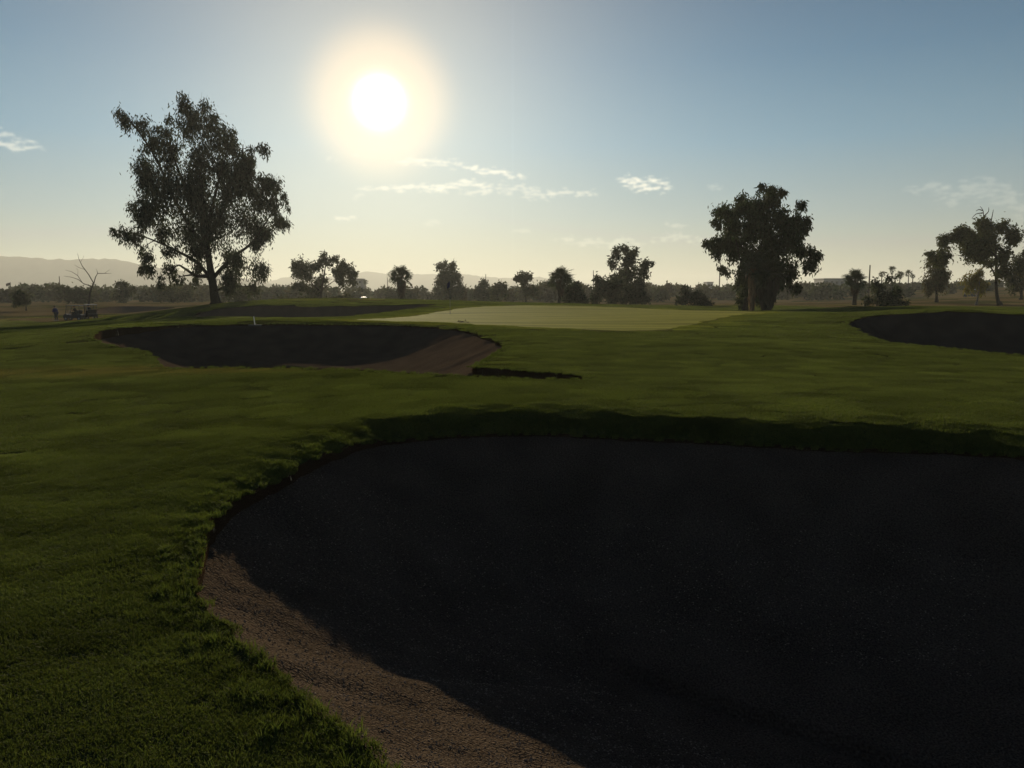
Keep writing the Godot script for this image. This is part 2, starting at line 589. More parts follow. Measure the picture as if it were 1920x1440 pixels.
func lawn_color(x: float, z: float) -> Color:
	var a := n_low.get_noise_2d(x * 0.7 + 40.0, z * 0.7)
	var b := n_mid.get_noise_2d(x * 0.5, z * 0.5 + 9.0)
	var lawn := Color(0.122, 0.126, 0.042) * (1.0 + 0.22 * a + 0.12 * b)
	var dry := Color(0.25, 0.17, 0.088) * (1.0 + 0.3 * a + 0.15 * b)
	# the mown turf ends in an uneven edge; beyond it lies dormant brown rough, broken by patches that are still green
	var edge := 74.0 + (18.0 if x < -12.0 else 30.0 if x < 34.0 else 0.0)
	var d := ss(-3.0, 3.0, -z - edge + 22.0 * a + 8.0 * b)
	d *= 1.0 - 0.7 * ss(0.12, 0.3, n_low.get_noise_2d(x * 0.22, z * 0.5 + 70.0))
	lawn = lawn.lerp(Color(0.27, 0.24, 0.065), 0.6 * ss(-1.8, -0.2, green_f.sd(x, z)))       # collar of turf cut half as short round the green
	# turf colour turns tan in a band along the brow in front of the long bunker
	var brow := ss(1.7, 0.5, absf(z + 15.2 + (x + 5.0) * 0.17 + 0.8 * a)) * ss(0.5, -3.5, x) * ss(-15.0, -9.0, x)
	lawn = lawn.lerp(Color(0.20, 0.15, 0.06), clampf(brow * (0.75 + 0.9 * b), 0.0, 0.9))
	return lawn.lerp(dry, d)

# what lies under the blades: brown thatch where the turf is mown, the dormant grass itself in the rough
func ground_color(x: float, z: float) -> Color:
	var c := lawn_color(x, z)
	var turf := ss(0.045, -0.01, c.r - c.g * 1.25 + 0.02)
	return c.lerp(Color(0.085, 0.078, 0.032) * (1.0 + 0.3 * n_mid.get_noise_2d(x * 2.0, z * 2.0)), 0.6 * turf)

func build_ground() -> void:
	var ang := PackedFloat32Array()
	var t := -48.0
	while t <= 48.01:
		ang.append(deg_to_rad(t))
		t += 0.3
	t = 51.0
	while t < 312.0:
		ang.append(deg_to_rad(t))
		t += 3.0
	var na := ang.size()
	var rad := PackedFloat32Array()
	var r := 0.6
	while r < 150.0:
		rad.append(r)
		r *= 1.0062 if r > 1.6 else 1.05
	while r < 6600.0:
		rad.append(r)
		r *= 1.04
	var nr := rad.size()
	var X := PackedFloat32Array()
	var Z := PackedFloat32Array()
	var S := PackedFloat32Array()       # signed distance to the bunker that is near, positive inside
	var W := PackedInt32Array()         # which bunker, -1 none
	var total := na * nr + 1
	X.resize(total); Z.resize(total); S.resize(total); W.resize(total)
	W[total - 1] = -1
	S[total - 1] = -9.0
	for ir in nr:
		var rr := rad[ir]
		var cell := rr * 0.0048 if rr < 150.0 else rr * 0.02
		for ia in na:
			var k := ir * na + ia
			var x := sin(ang[ia]) * rr
			var z := -cos(ang[ia]) * rr
			var who := -1
			var s := -9.0
			if rr < 160.0:
				for b in bunkers.size():
					var q := bunkers[b].sd(x, z)
					if q > -cell * 2.0:
						who = b
						s = q
						if absf(q) < cell * 0.9:
							for rep in 2:
								var g := bunkers[b].grad(x, z)
								x -= g.x * q
								z -= g.y * q
								q = bunkers[b].sd(x, z)
							s = 0.0
						break
				if who < 0 and rr > 20.0:
					var gq := green_f.sd(x, z)
					if absf(gq) < cell * 0.9:
						var gg := green_f.grad(x, z)
						x -= gg.x * gq
						z -= gg.y * gq
			X[k] = x; Z[k] = z; S[k] = s; W[k] = who
	var lawn := MB.new()
	var green := MB.new()
	var sands: Array[MB] = []
	var lips: Array[MB] = []
	for b in bunkers.size():
		sands.append(MB.new())
		lips.append(MB.new())
	var LI := PackedInt32Array()
	var SI := PackedInt32Array()
	var GI := PackedInt32Array()
	LI.resize(total); SI.resize(total); GI.resize(total)
	LI.fill(-1); SI.fill(-1); GI.fill(-1)
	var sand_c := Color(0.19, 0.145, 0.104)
	var white := Color.WHITE
	for k in total:
		var x := X[k]
		var z := Z[k]
		if S[k] <= 0.0:
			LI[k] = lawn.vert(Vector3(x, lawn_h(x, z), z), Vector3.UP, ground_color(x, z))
		if W[k] >= 0 and S[k] >= 0.0:
			var f := bunkers[W[k]]
			var nb := n_mid.get_noise_2d(x * 1.3, z * 1.3 + 33.0)
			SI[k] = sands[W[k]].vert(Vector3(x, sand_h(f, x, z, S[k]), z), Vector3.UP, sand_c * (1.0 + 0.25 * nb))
	var soil := Color(0.13, 0.082, 0.048)
	for ir in range(-1, nr - 1):
		for ia in na:
			var ib := (ia + 1) % na
			var c0: int = total - 1 if ir < 0 else ir * na + ia
			var c1: int = total - 1 if ir < 0 else ir * na + ib
			var c2 := (ir + 1) * na + ib
			var c3 := (ir + 1) * na + ia
			for tr in ([[c0, c2, c3]] if ir < 0 else [[c0, c1, c2], [c0, c2, c3]] if (ir + ia) % 2 == 0 else [[c0, c1, c3], [c1, c2, c3]]):
				var who := -1
				var sum := 0.0
				var on := 0
				for q in tr:
					if W[q] >= 0:
						who = W[q]
					sum += S[q]
					if S[q] == 0.0:
						on += 1
				var inside := false
				if who >= 0:
					inside = sum > 0.0
					if on == 3:
						inside = bunkers[who].sd((X[tr[0]] + X[tr[1]] + X[tr[2]]) / 3.0, (Z[tr[0]] + Z[tr[1]] + Z[tr[2]]) / 3.0) > 0.0
				if inside:
					if SI[tr[0]] >= 0 and SI[tr[1]] >= 0 and SI[tr[2]] >= 0:
						var sm := sands[who]
						sm.i.append(SI[tr[0]]); sm.i.append(SI[tr[1]]); sm.i.append(SI[tr[2]])
				elif LI[tr[0]] >= 0 and LI[tr[1]] >= 0 and LI[tr[2]] >= 0:
					if rad[maxi(ir, 0)] > 20.0 and rad[maxi(ir, 0)] < 110.0 and green_f.sd((X[tr[0]] + X[tr[1]] + X[tr[2]]) / 3.0, (Z[tr[0]] + Z[tr[1]] + Z[tr[2]]) / 3.0) > 0.0:
						for q in tr:
							if GI[q] < 0:
								GI[q] = green.vert(lawn.v[LI[q]], Vector3.UP, green_color(X[q], Z[q]))
							green.i.append(GI[q])
						continue
					lawn.i.append(LI[tr[0]]); lawn.i.append(LI[tr[1]]); lawn.i.append(LI[tr[2]])
					if on >= 2:
						for e in 3:
							var p: int = tr[e]
							var q2: int = tr[(e + 1) % 3]
							if S[p] == 0.0 and S[q2] == 0.0 and SI[p] >= 0 and SI[q2] >= 0 and W[p] == W[q2]:
								var lm := lips[W[p]]
								var g2 := bunkers[W[p]].grad(X[p], Z[p])
								var nn := Vector3(g2.x, 0.15, g2.y).normalized()
								var cc := soil * (0.95 + 0.25 * n_mid.get_noise_2d(X[p] * 2.0, Z[p] * 2.0))
								var a1: Vector3 = lawn.v[LI[p]] + Vector3(0, 0.012, 0)
								var b1: Vector3 = lawn.v[LI[q2]] + Vector3(0, 0.012, 0)
								var a2: Vector3 = sands[W[p]].v[SI[p]] + Vector3(g2.x, -0.4, g2.y) * 0.03
								var b2: Vector3 = sands[W[q2]].v[SI[q2]] + Vector3(g2.x, -0.4, g2.y) * 0.03
								lm.quad(a1, b1, b2, a2, nn, cc)
	orient(lawn)
	orient(green)
	for b in bunkers.size():
		orient(sands[b])
	var lt := noise_tex(0.05, 21, Color(0.62, 0.66, 0.6), Color(1, 1, 0.98), 512, 5)
	var lb := noise_tex(0.09, 22, Color.BLACK, Color.WHITE, 512, 5)
	structure("lawn_ground", lawn.mesh(), mat_ground(lt, 0.9, lb, 2.0, 0.9, 0.12))
	var gmat := mat_ground(lt, 0.9, lb, 0.3, 0.9, 0.03)
	gmat.specular_mode = BaseMaterial3D.SPECULAR_SCHLICK_GGX       # close-cut turf has a sheen at low angles
	structure("putting_green", green.mesh(), gmat)
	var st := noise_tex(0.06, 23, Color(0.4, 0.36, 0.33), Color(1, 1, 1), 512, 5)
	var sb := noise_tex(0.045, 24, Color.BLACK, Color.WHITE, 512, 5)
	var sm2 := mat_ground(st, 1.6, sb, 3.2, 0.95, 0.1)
	var lm2 := mat_ground(st, 2.3, sb, 1.5, 0.95, 0.1)
	for b in bunkers.size():
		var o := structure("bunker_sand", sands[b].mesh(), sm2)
		if lips[b].v.size():
			part("soil_edge", lips[b].mesh(), lm2, o)

func green_color(x: float, z: float) -> Color:
	var a := n_low.get_noise_2d(x * 0.5, z * 2.2)
	var b := n_mid.get_noise_2d(x * 0.05, z * 0.8)  # stretched streaks put the shading of slight relief into the colour
	return Color(0.40, 0.355, 0.075) * (1.0 + 0.15 * a + 0.55 * b)

func orient(m: MB) -> void:        # smooth normals that point up, and clockwise faces
	var nn := PackedVector3Array()
	nn.resize(m.v.size())
	for k in range(0, m.i.size(), 3):
		var a := m.i[k]
		var b := m.i[k + 1]
		var c := m.i[k + 2]
		var g := (m.v[b] - m.v[a]).cross(m.v[c] - m.v[a])
		if g.y > 0.0:
			m.i[k + 1] = c
			m.i[k + 2] = b
		else:
			g = -g
		nn[a] += g; nn[b] += g; nn[c] += g
	for k in nn.size():
		nn[k] = nn[k].normalized() if nn[k].length_squared() > 1e-16 else Vector3.UP
	m.n = nn

# ------------------------------------------------------------------ hills
func build_hills() -> void:
	var ridges := [
		[2900.0, [[-900, 500], [-500, 484], [-200, 478], [0, 480], [40, 482], [80, 485], [130, 487], [160, 485], [205, 485], [240, 490], [275, 498], [330, 506], [390, 514], [450, 522], [520, 533], [600, 548], [680, 560]], Color(0.13, 0.11, 0.09)],
		[4900.0, [[360, 565], [470, 535], [530, 521], [560, 517], [600, 521], [640, 515], [690, 509], [740, 516], [800, 514], [860, 513], [900, 518], [960, 522], [1010, 519], [1060, 527], [1140, 536], [1250, 547], [1400, 565]], Color(0.13, 0.11, 0.09)],
		[3200.0, [[1500, 560], [1600, 548], [1750, 540], [1900, 536], [2100, 528], [2400, 520], [2800, 530]], Color(0.13, 0.11, 0.09)]]
	var hm := mat_plain(Color.WHITE, 0.95, true, 0.1)
	hm.specular_mode = BaseMaterial3D.SPECULAR_DISABLED
	for rd in ridges:
		var m := MB.new()
		var dist: float = rd[0]
		var pr: Array = rd[1]
		var nu := 150
		var nd := 22
		for iu in nu + 1:
			var u := lerpf(pr[0][0], pr[-1][0], float(iu) / nu)
			var k := 0
			while k < pr.size() - 2 and pr[k + 1][0] < u:
				k += 1
			var vv := lerpf(pr[k][1], pr[k + 1][1], clampf((u - pr[k][0]) / (pr[k + 1][0] - pr[k][0]), 0, 1))
			var top := at_depth(u, vv, dist)
			top.y = maxf(top.y + n_low.get_noise_1d(u * 0.55) * 6.0, -3.0)
			for idp in nd + 1:
				var tt := float(idp) / nd * 2.0 - 1.0
				var dd := dist * (1.0 + tt * 0.16)
				var foot := Vector3(top.x * dd / dist, 0, -dd)
				var prof := pow(1.0 - absf(tt), 0.85)
				var rough := n_low.get_noise_2d(u * 0.35, tt * 60.0) * 0.25 * (1.0 - prof) * prof * 4.0
				foot.y = lerpf(-6.0, top.y, clampf(prof + rough * 0.5, 0.0, 1.0))
				m.vert(foot, Vector3.UP, rd[2] * (0.9 + 0.25 * n_low.get_noise_2d(u, tt * 90.0)))
		for iu in nu:
			for idp in nd:
				var a := iu * (nd + 1) + idp
				for q in [a, a + 1, a + nd + 2, a, a + nd + 2, a + nd + 1]:
					m.i.append(q)
		orient(m)
		structure("hills", m.mesh(), hm)

# ------------------------------------------------------------------ grass
func grass_patch(radius: float, count: int, h0: float, h1: float, w: float, seed_: int) -> ArrayMesh:
	var g := RandomNumberGenerator.new()
	g.seed = seed_
	var m := MB.new()
	for k in count:
		var a := g.randf() * TAU
		var rr := sqrt(g.randf()) * radius
		var p := Vector3(cos(a) * rr, -0.004, sin(a) * rr)
		var hh := lerpf(h0, h1, pow(g.randf(), 1.6))
		var la := g.randf() * TAU
		var lean := Vector3(cos(la), 0, sin(la)) * hh * g.randf_range(0.15, 0.95)
		var sa := g.randf() * TAU
		var side := Vector3(cos(sa), 0, sin(sa)) * w * 0.5 * g.randf_range(0.7, 1.3)
		var tone := g.randf_range(0.7, 1.3)
		var col := Color(0.88, 1.0, 0.8) * tone
		var pick := g.randf()
		if pick < 0.05:
			col = Color(2.1, 1.45, 1.5) * tone       # dry straw blades
		elif pick < 0.3:
			col = Color(1.15, 1.05, 0.7) * tone
		var mid := p + Vector3(0, hh * 0.62, 0) + lean * 0.35
		var tip := p + Vector3(0, hh * 0.95, 0) + lean
		var nn := side.cross(mid - p).normalized()
		var n2 := side.cross(tip - mid).normalized()
		var i0 := m.vert(p - side, nn, col)
		m.vert(p + side, nn, col)
		m.vert(mid + side * 0.8, (nn + n2).normalized(), col)
		m.vert(mid - side * 0.8, (nn + n2).normalized(), col)
		m.vert(tip, n2, col)
		m.tri(i0, i0 + 1, i0 + 2); m.tri(i0, i0 + 2, i0 + 3); m.tri(i0 + 3, i0 + 2, i0 + 4)
	return m.mesh()

func ground_frame(x: float, z: float, turn: float, s: float, sy: float) -> Transform3D:
	var e := 0.06
	var h := lawn_h(x, z)
	var nx := lawn_h(x + e, z) - h
	var nz := lawn_h(x, z + e) - h
	var up := Vector3(-nx / e, 1.0, -nz / e).normalized()
	var fx := Vector3(cos(turn), 0, sin(turn))
	var zz := fx.cross(up).normalized()
	var xx := up.cross(zz).normalized()
	return Transform3D(Basis(xx * s, up * sy, zz * s), Vector3(x, h, z))

func add_copies(called: String, label: String, meshes: Array, lists: Array, cols: Array, mat: Material) -> void:
	for k in meshes.size():
		if lists[k].is_empty():
			continue
		var mm := MultiMesh.new()
		mm.transform_format = MultiMesh.TRANSFORM_3D
		mm.use_colors = true
		mm.mesh = meshes[k]
		mm.instance_count = lists[k].size()
		for j in lists[k].size():
			mm.set_instance_transform(j, lists[k][j])
			mm.set_instance_color(j, cols[k][j])
		var o := MultiMeshInstance3D.new()
		o.name = numbered(called)
		o.multimesh = mm
		o.material_override = mat
		o.set_meta("kind", "stuff")
		o.set_meta("label", label)
		o.set_meta("category", "grass" if called.contains("grass") else "sand")
		add_child(o)

func build_grass() -> void:
	var gm := mat_leaf(lin(0.7, 0.8, 0.42), 0.52)
	gm.metallic_specular = 0.15
	gm.roughness = 0.68
	gm.albedo_color = Color.WHITE
	# [inner, outer, step, patch radius, blades, h0, h1, blade width, keep off edges by]
	for lod in [[1.2, 9.0, 0.115, 0.105, 1050, 0.010, 0.027, 0.0030, 0.05, "short green turf of the lawn round the bunker"], [9.0, 24.0, 0.30, 0.27, 2600, 0.012, 0.029, 0.0055, 0.14, "mown green turf between the two bunkers"], [24.0, 66.0, 0.75, 0.66, 2600, 0.014, 0.032, 0.014, 0.4, "mown green turf round the putting green"], [66.0, 125.0, 1.6, 1.45, 2600, 0.016, 0.04, 0.035, 0.8, "mown green turf beyond the putting green"]]:
		var meshes := []
		var lists := [[], [], [], []]
		var cols := [[], [], [], []]
		for k in 4:
			meshes.append(grass_patch(lod[3], lod[4], lod[5], lod[6], lod[7], 50 + k + int(lod[0] * 10)))
		var R: float = lod[1]
		var st: float = lod[2]
		var nn := int(R / st)
		for iz in range(-nn, int(0.5 / st)):
			for ix in range(-nn, nn + 1):
				var x := (ix + rng.randf()) * st
				var z := (iz + rng.randf()) * st
				var r := sqrt(x * x + z * z)
				if r < lod[0] or r >= R or absf(x) > -z * 0.78 + 0.7:
					continue
				var ok := true
				for f in bunkers:
					if f.sd(x, z) > -lod[8]:
						ok = false
						break
				if not ok or green_f.sd(x, z) > -0.3 or (R > 100.0 and lawn_color(x, z).r > 0.19):
					continue
				var k := rng.randi() % 4
				lists[k].append(ground_frame(x, z, rng.randf() * TAU, rng.randf_range(0.9, 1.15), rng.randf_range(0.75, 1.2) * (1.0 + 0.35 * n_mid.get_noise_2d(x * 1.2, z * 1.2))))
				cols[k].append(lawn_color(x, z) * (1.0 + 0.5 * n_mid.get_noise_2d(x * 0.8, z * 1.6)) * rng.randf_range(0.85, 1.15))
		add_copies("lawn_grass", lod[9], meshes, lists, cols, gm)
	# longer ragged tufts along the edges of the bunkers
	var em := []
	var el := [[], [], []]
	var ec := [[], [], []]
	for k in 3:
		em.append(grass_patch(0.035, 70, 0.016, 0.048, 0.0034, 90 + k))
	for bi in [0, 1, 3]:
		var f := bunkers[bi]
		var m := f.line.size()
		for k in m:
			var a := f.line[k]
			var b := f.line[(k + 1) % m]
			var mid := (a + b) * 0.5
			if mid.length() > 36.0 or mid.y > 0.5 or absf(mid.x) > -mid.y * 0.8 + 1.0:
				continue
			var per := 0.018 if bi == 0 else 0.05
			var big := 1.0 if bi == 0 else 1.15
			var cnt := int(a.distance_to(b) / per) + 1
			for q in cnt:
				if n_mid.get_noise_2d(mid.x * 1.5 + q * 0.05, mid.y * 1.5) < -0.28:
					continue
				var p := a.lerp(b, rng.randf())
				var g := f.grad(p.x, p.y)
				p -= g * (pow(rng.randf(), 1.8) * 0.22 * big - 0.015)
				var w := rng.randi() % 3
				var s := rng.randf_range(0.7, 1.3) * big
				el[w].append(ground_frame(p.x, p.y, rng.randf() * TAU, s, s * rng.randf_range(0.7, 1.25)))
				ec[w].append(Color(0.116, 0.122, 0.040) * rng.randf_range(0.8, 1.3))
	add_copies("edge_grass", "ragged longer grass fringing the bunker edges", em, el, ec, gm)

func build_sand_crumbs() -> void:
	var m := MB.new()
	var g := RandomNumberGenerator.new()
	g.seed = 5
	var pts := []
	for d in [Vector3.RIGHT, Vector3.UP, Vector3.BACK, Vector3.LEFT, Vector3.DOWN, Vector3.FORWARD]:
		pts.append(d * g.randf_range(0.7, 1.2))
	for s in [[0, 1, 2], [1, 3, 2], [3, 4, 2], [4, 0, 2], [1, 0, 5], [3, 1, 5], [4, 3, 5], [0, 4, 5]]:
		var nn: Vector3 = (pts[s[0]] + pts[s[1]] + pts[s[2]]).normalized()
		var k := m.vert(pts[s[0]], nn, Color.WHITE)
		m.vert(pts[s[1]], nn, Color.WHITE)
		m.vert(pts[s[2]], nn, Color.WHITE)
		m.tri(k, k + 1, k + 2)
	var list := []
	var cols := []
	var f := bunkers[0]
	for k in 110000:
		var r := 1.4 + pow(rng.randf(), 1.3) * 6.0
		var a := rng.randf_range(-0.6, 0.55)
		var x := sin(a) * r
		var z := -cos(a) * r
		var s := f.sd(x, z)
		if s < 0.02 or s > 2.6:
			continue
		if n_fine.get_noise_2d(x * 0.6, z * 1.2) + rng.randf_range(-0.5, 0.5) < -0.1:
			continue
		var size := 0.0017 + 0.0052 * pow(rng.randf(), 3.5)
		var b := Basis.from_euler(Vector3(rng.randf() * TAU, rng.randf() * TAU, 0)).scaled(Vector3(1.2, 0.8, 1.0) * size)
		list.append(Transform3D(b, Vector3(x, sand_h(f, x, z, s) + size * 0.25, z)))
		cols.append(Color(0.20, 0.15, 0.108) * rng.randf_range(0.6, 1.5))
	add_copies("sand_crumbs", "coarse crumbs of brown sand in the bunker by the camera", [m.mesh()], [list], [cols], mat_plain(Color.WHITE, 0.95, true, 0.1))

# ------------------------------------------------------------------ trees
# A tree is described in metres in its own frame (x right, y up, z towards the camera); clump list entries are [u, v, ru, rv] as surveyed on the photo.
var bark_mat: StandardMaterial3D
var leaf_mats := {}

func setup_tree_mats() -> void:
	bark_mat = mat_plain(Color.WHITE, 0.9, true, 0.2)
	bark_mat.albedo_texture = noise_tex(0.05, 31, Color(0.5, 0.48, 0.45), Color(1, 1, 1), 256, 4)
	bark_mat.uv1_triplanar = true
	bark_mat.uv1_scale = Vector3(1.2, 0.25, 1.2)
	leaf_mats.gum = mat_leaf(lin(0.45, 0.5, 0.25), 0.75)
	leaf_mats.gum.metallic_specular = 0.2

func tree(spec: Dictionary) -> Node3D:
	var d: float = spec.depth
	var mpp := d / 1517.0
	var u0: float = spec.base[0]
	var v0: float = spec.base[1]
	var foot := place(u0, d)
	var root := thing(spec.name, spec.label, spec.get("category", "tree"), foot, spec.get("group", ""))
	var g := RandomNumberGenerator.new()
	g.seed = hash(spec.label)
	# where the surveyed base row lies above or below the ground found there
	var dy: float = at_depth(u0, v0, d).y - foot.y
	var loc := func(u: float, v: float) -> Vector3: return Vector3((u - u0) * mpp, (v0 - v) * mpp + dy, 0)
	var bark: Color = spec.get("bark", Color(0.07, 0.055, 0.045))
	var tm := MB.new()
	var bm := MB.new()
	var nodes := []            # [point, radius]
	var add_limb := func(mb: MB, pts: Array, r0: float, r1: float, sides: int) -> void:
		var rad := []
		for k in pts.size():
			rad.append(lerpf(r0, r1, pow(float(k) / (pts.size() - 1), 0.8)))
			nodes.append([pts[k], rad[k]])
		mb.tube(pts, rad, sides, bark)
	var smooth := func(raw: Array, per: int) -> Array:
		var out := []
		for k in raw.size() - 1:
			var p0: Vector3 = raw[maxi(k - 1, 0)]
			var p1: Vector3 = raw[k]
			var p2: Vector3 = raw[k + 1]
			var p3: Vector3 = raw[mini(k + 2, raw.size() - 1)]
			for s in per:
				out.append(p1.cubic_interpolate(p2, p0, p3, float(s) / per))
		out.append(raw[-1])
		return out
	var half := 0.0
	for c in spec.clumps:
		half = maxf(half, absf(c[0] - u0) * mpp)
	# trunk
	var tp := []
	for q in spec.trunk:
		tp.append(loc.call(q[0], q[1]))
	tp[0] = Vector3(tp[0].x, minf(-0.25, tp[0].y), 0)
	var r0: float = spec.trunk_r * mpp
	add_limb.call(tm, smooth.call(tp, 4), r0, r0 * 0.25, 9)
	tm.tube([Vector3(tp[0].x, -0.3, 0), Vector3(tp[0].x, 0.25, 0), tp[0].lerp(tp[1], 0.25) + Vector3(0, 0.3, 0)], [r0 * 1.5, r0 * 1.2, r0 * 0.95], 9, bark)
	for lm in spec.get("limbs", []):
		var lp := []
		var zz := 0.0
		var zstep := g.randf_range(-0.5, 0.5)
		for q in lm:
			var p: Vector3 = loc.call(q[0], q[1])
			p.z = zz
			zz += zstep * mpp * 30.0
			lp.append(p)
		add_limb.call(bm, smooth.call(lp, 4), r0 * 0.42, r0 * 0.08, 7)
	# clump centres with depth of their own
	var cl := []
	for c in spec.clumps:
		var p: Vector3 = loc.call(c[0], c[1])
		var reach: float = sqrt(maxf(0.0, half * half * 0.8 - p.x * p.x)) * spec.get("deep", 0.6)
		p.z = g.randf_range(-reach, reach)
		cl.append([p, c[2] * mpp, c[3] * mpp, p])
	cl.sort_custom(func(a, b): return a[0].length() < b[0].length())
	for c in cl:
		var best := 0
		var cost := 1e9
		for k in nodes.size():
			var dv: Vector3 = c[0] - nodes[k][0]
			var q: float = dv.length() + maxf(0.0, -dv.y) * 1.5 - nodes[k][1] * 2.0
			if q < cost:
				cost = q
				best = k
		var a: Vector3 = nodes[best][0]
		var b: Vector3 = c[0]
		var mid := a.lerp(b, 0.5) + Vector3(g.randf_range(-1, 1), g.randf_range(-0.2, 1.2), g.randf_range(-1, 1)) * a.distance_to(b) * 0.12
		var pts := []
		for s in 5:
			var t := s / 4.0
			pts.append(a * (1 - t) * (1 - t) + mid * 2 * t * (1 - t) + b * t * t)
		c[3] = pts[2]
		var rr: float = minf(nodes[best][1] * 0.7, r0 * 0.3)
		add_limb.call(bm, pts, maxf(rr, 0.02), maxf(rr * 0.3, 0.012), 5)
		for s in 5:
			var e: Vector3 = b + Vector3(g.randfn(), g.randfn(), g.randfn()) * Vector3(c[1], c[2], c[1]) * 0.6
			bm.tube([pts[3], pts[3].lerp(e, 0.5) + Vector3(0, 0.1, 0), e], [maxf(rr * 0.3, 0.012), maxf(rr * 0.2, 0.01), 0.006], 4, bark, false)
	# foliage: leaf sprays gathered round twig ends inside each clump
	var fm := MB.new()
	var size: float = spec.leaf
	var droop: float = spec.get("droop", 0.6)
	var dens: float = spec.get("dens", 3.0)
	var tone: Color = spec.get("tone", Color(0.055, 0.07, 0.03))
	for c in cl:
		var area: float = PI * c[1] * c[2]
		var count := int(area * dens * 1.5 / (size * size * 0.22))
		var subs := []
		var ns := clampi(int(area / (size * size * 6.0)), 5, 26)
		for s in ns:
			var dir := Vector3(g.randfn(), g.randfn(), g.randfn()).normalized() * pow(g.randf(), 0.45)
			subs.append(c[0] + dir * Vector3(c[1], c[2], maxf(c[1], c[2]) * 1.1) * 0.9)
		for k in count:
			var s2: Vector3 = subs[g.randi() % ns]
			var spread := minf(c[1], c[2]) * 0.31
			if g.randf() < 0.16:
				s2 = c[0].lerp(c[3], g.randf())
			var p := s2 + Vector3(g.randfn(), g.randfn() * 1.25, g.randfn()) * spread
			p.y -= absf(g.randfn()) * droop * spread * 1.4
			var ln := size * g.randf_range(0.6, 1.35)
			var dirl := Vector3(g.randfn() * (1.0 - droop * 0.6), g.randfn() * (1.0 - droop) - droop * 1.5, g.randfn() * (1.0 - droop * 0.6))
			if dirl.length_squared() < 0.01:
				dirl = Vector3.DOWN
			dirl = dirl.normalized()
			var sd := dirl.cross(Vector3(g.randfn(), g.randfn(), g.randfn()))
			if sd.length_squared() < 1e-4:
				continue
			sd = sd.normalized() * ln * spec.get("leaf_w", 0.17)
			var tt := g.randf_range(0.65, 1.4)
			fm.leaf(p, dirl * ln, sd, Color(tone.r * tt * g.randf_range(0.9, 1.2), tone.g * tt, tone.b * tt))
	part("trunk", tm.mesh(), bark_mat, root)
	if bm.v.size():
		part("branches", bm.mesh(), bark_mat, root)
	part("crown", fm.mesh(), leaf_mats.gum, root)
	# bare dead wood standing out of the crown
	for q in spec.get("dead", []):
		var dm := MB.new()
		var pp := []
		for w in q:
			pp.append(loc.call(w[0], w[1]))
		var rd := []
		for k in pp.size():
			rd.append(lerpf(0.09, 0.02, float(k) / (pp.size() - 1)))
		dm.tube(smooth.call(pp, 3), range(3 * (pp.size() - 1) + 1).map(func(k): return lerpf(0.08, 0.025, k / float(3 * (pp.size() - 1)))), 5, Color(0.10, 0.085, 0.07))
		part("dead_branch", dm.mesh(), bark_mat, root)
	return root

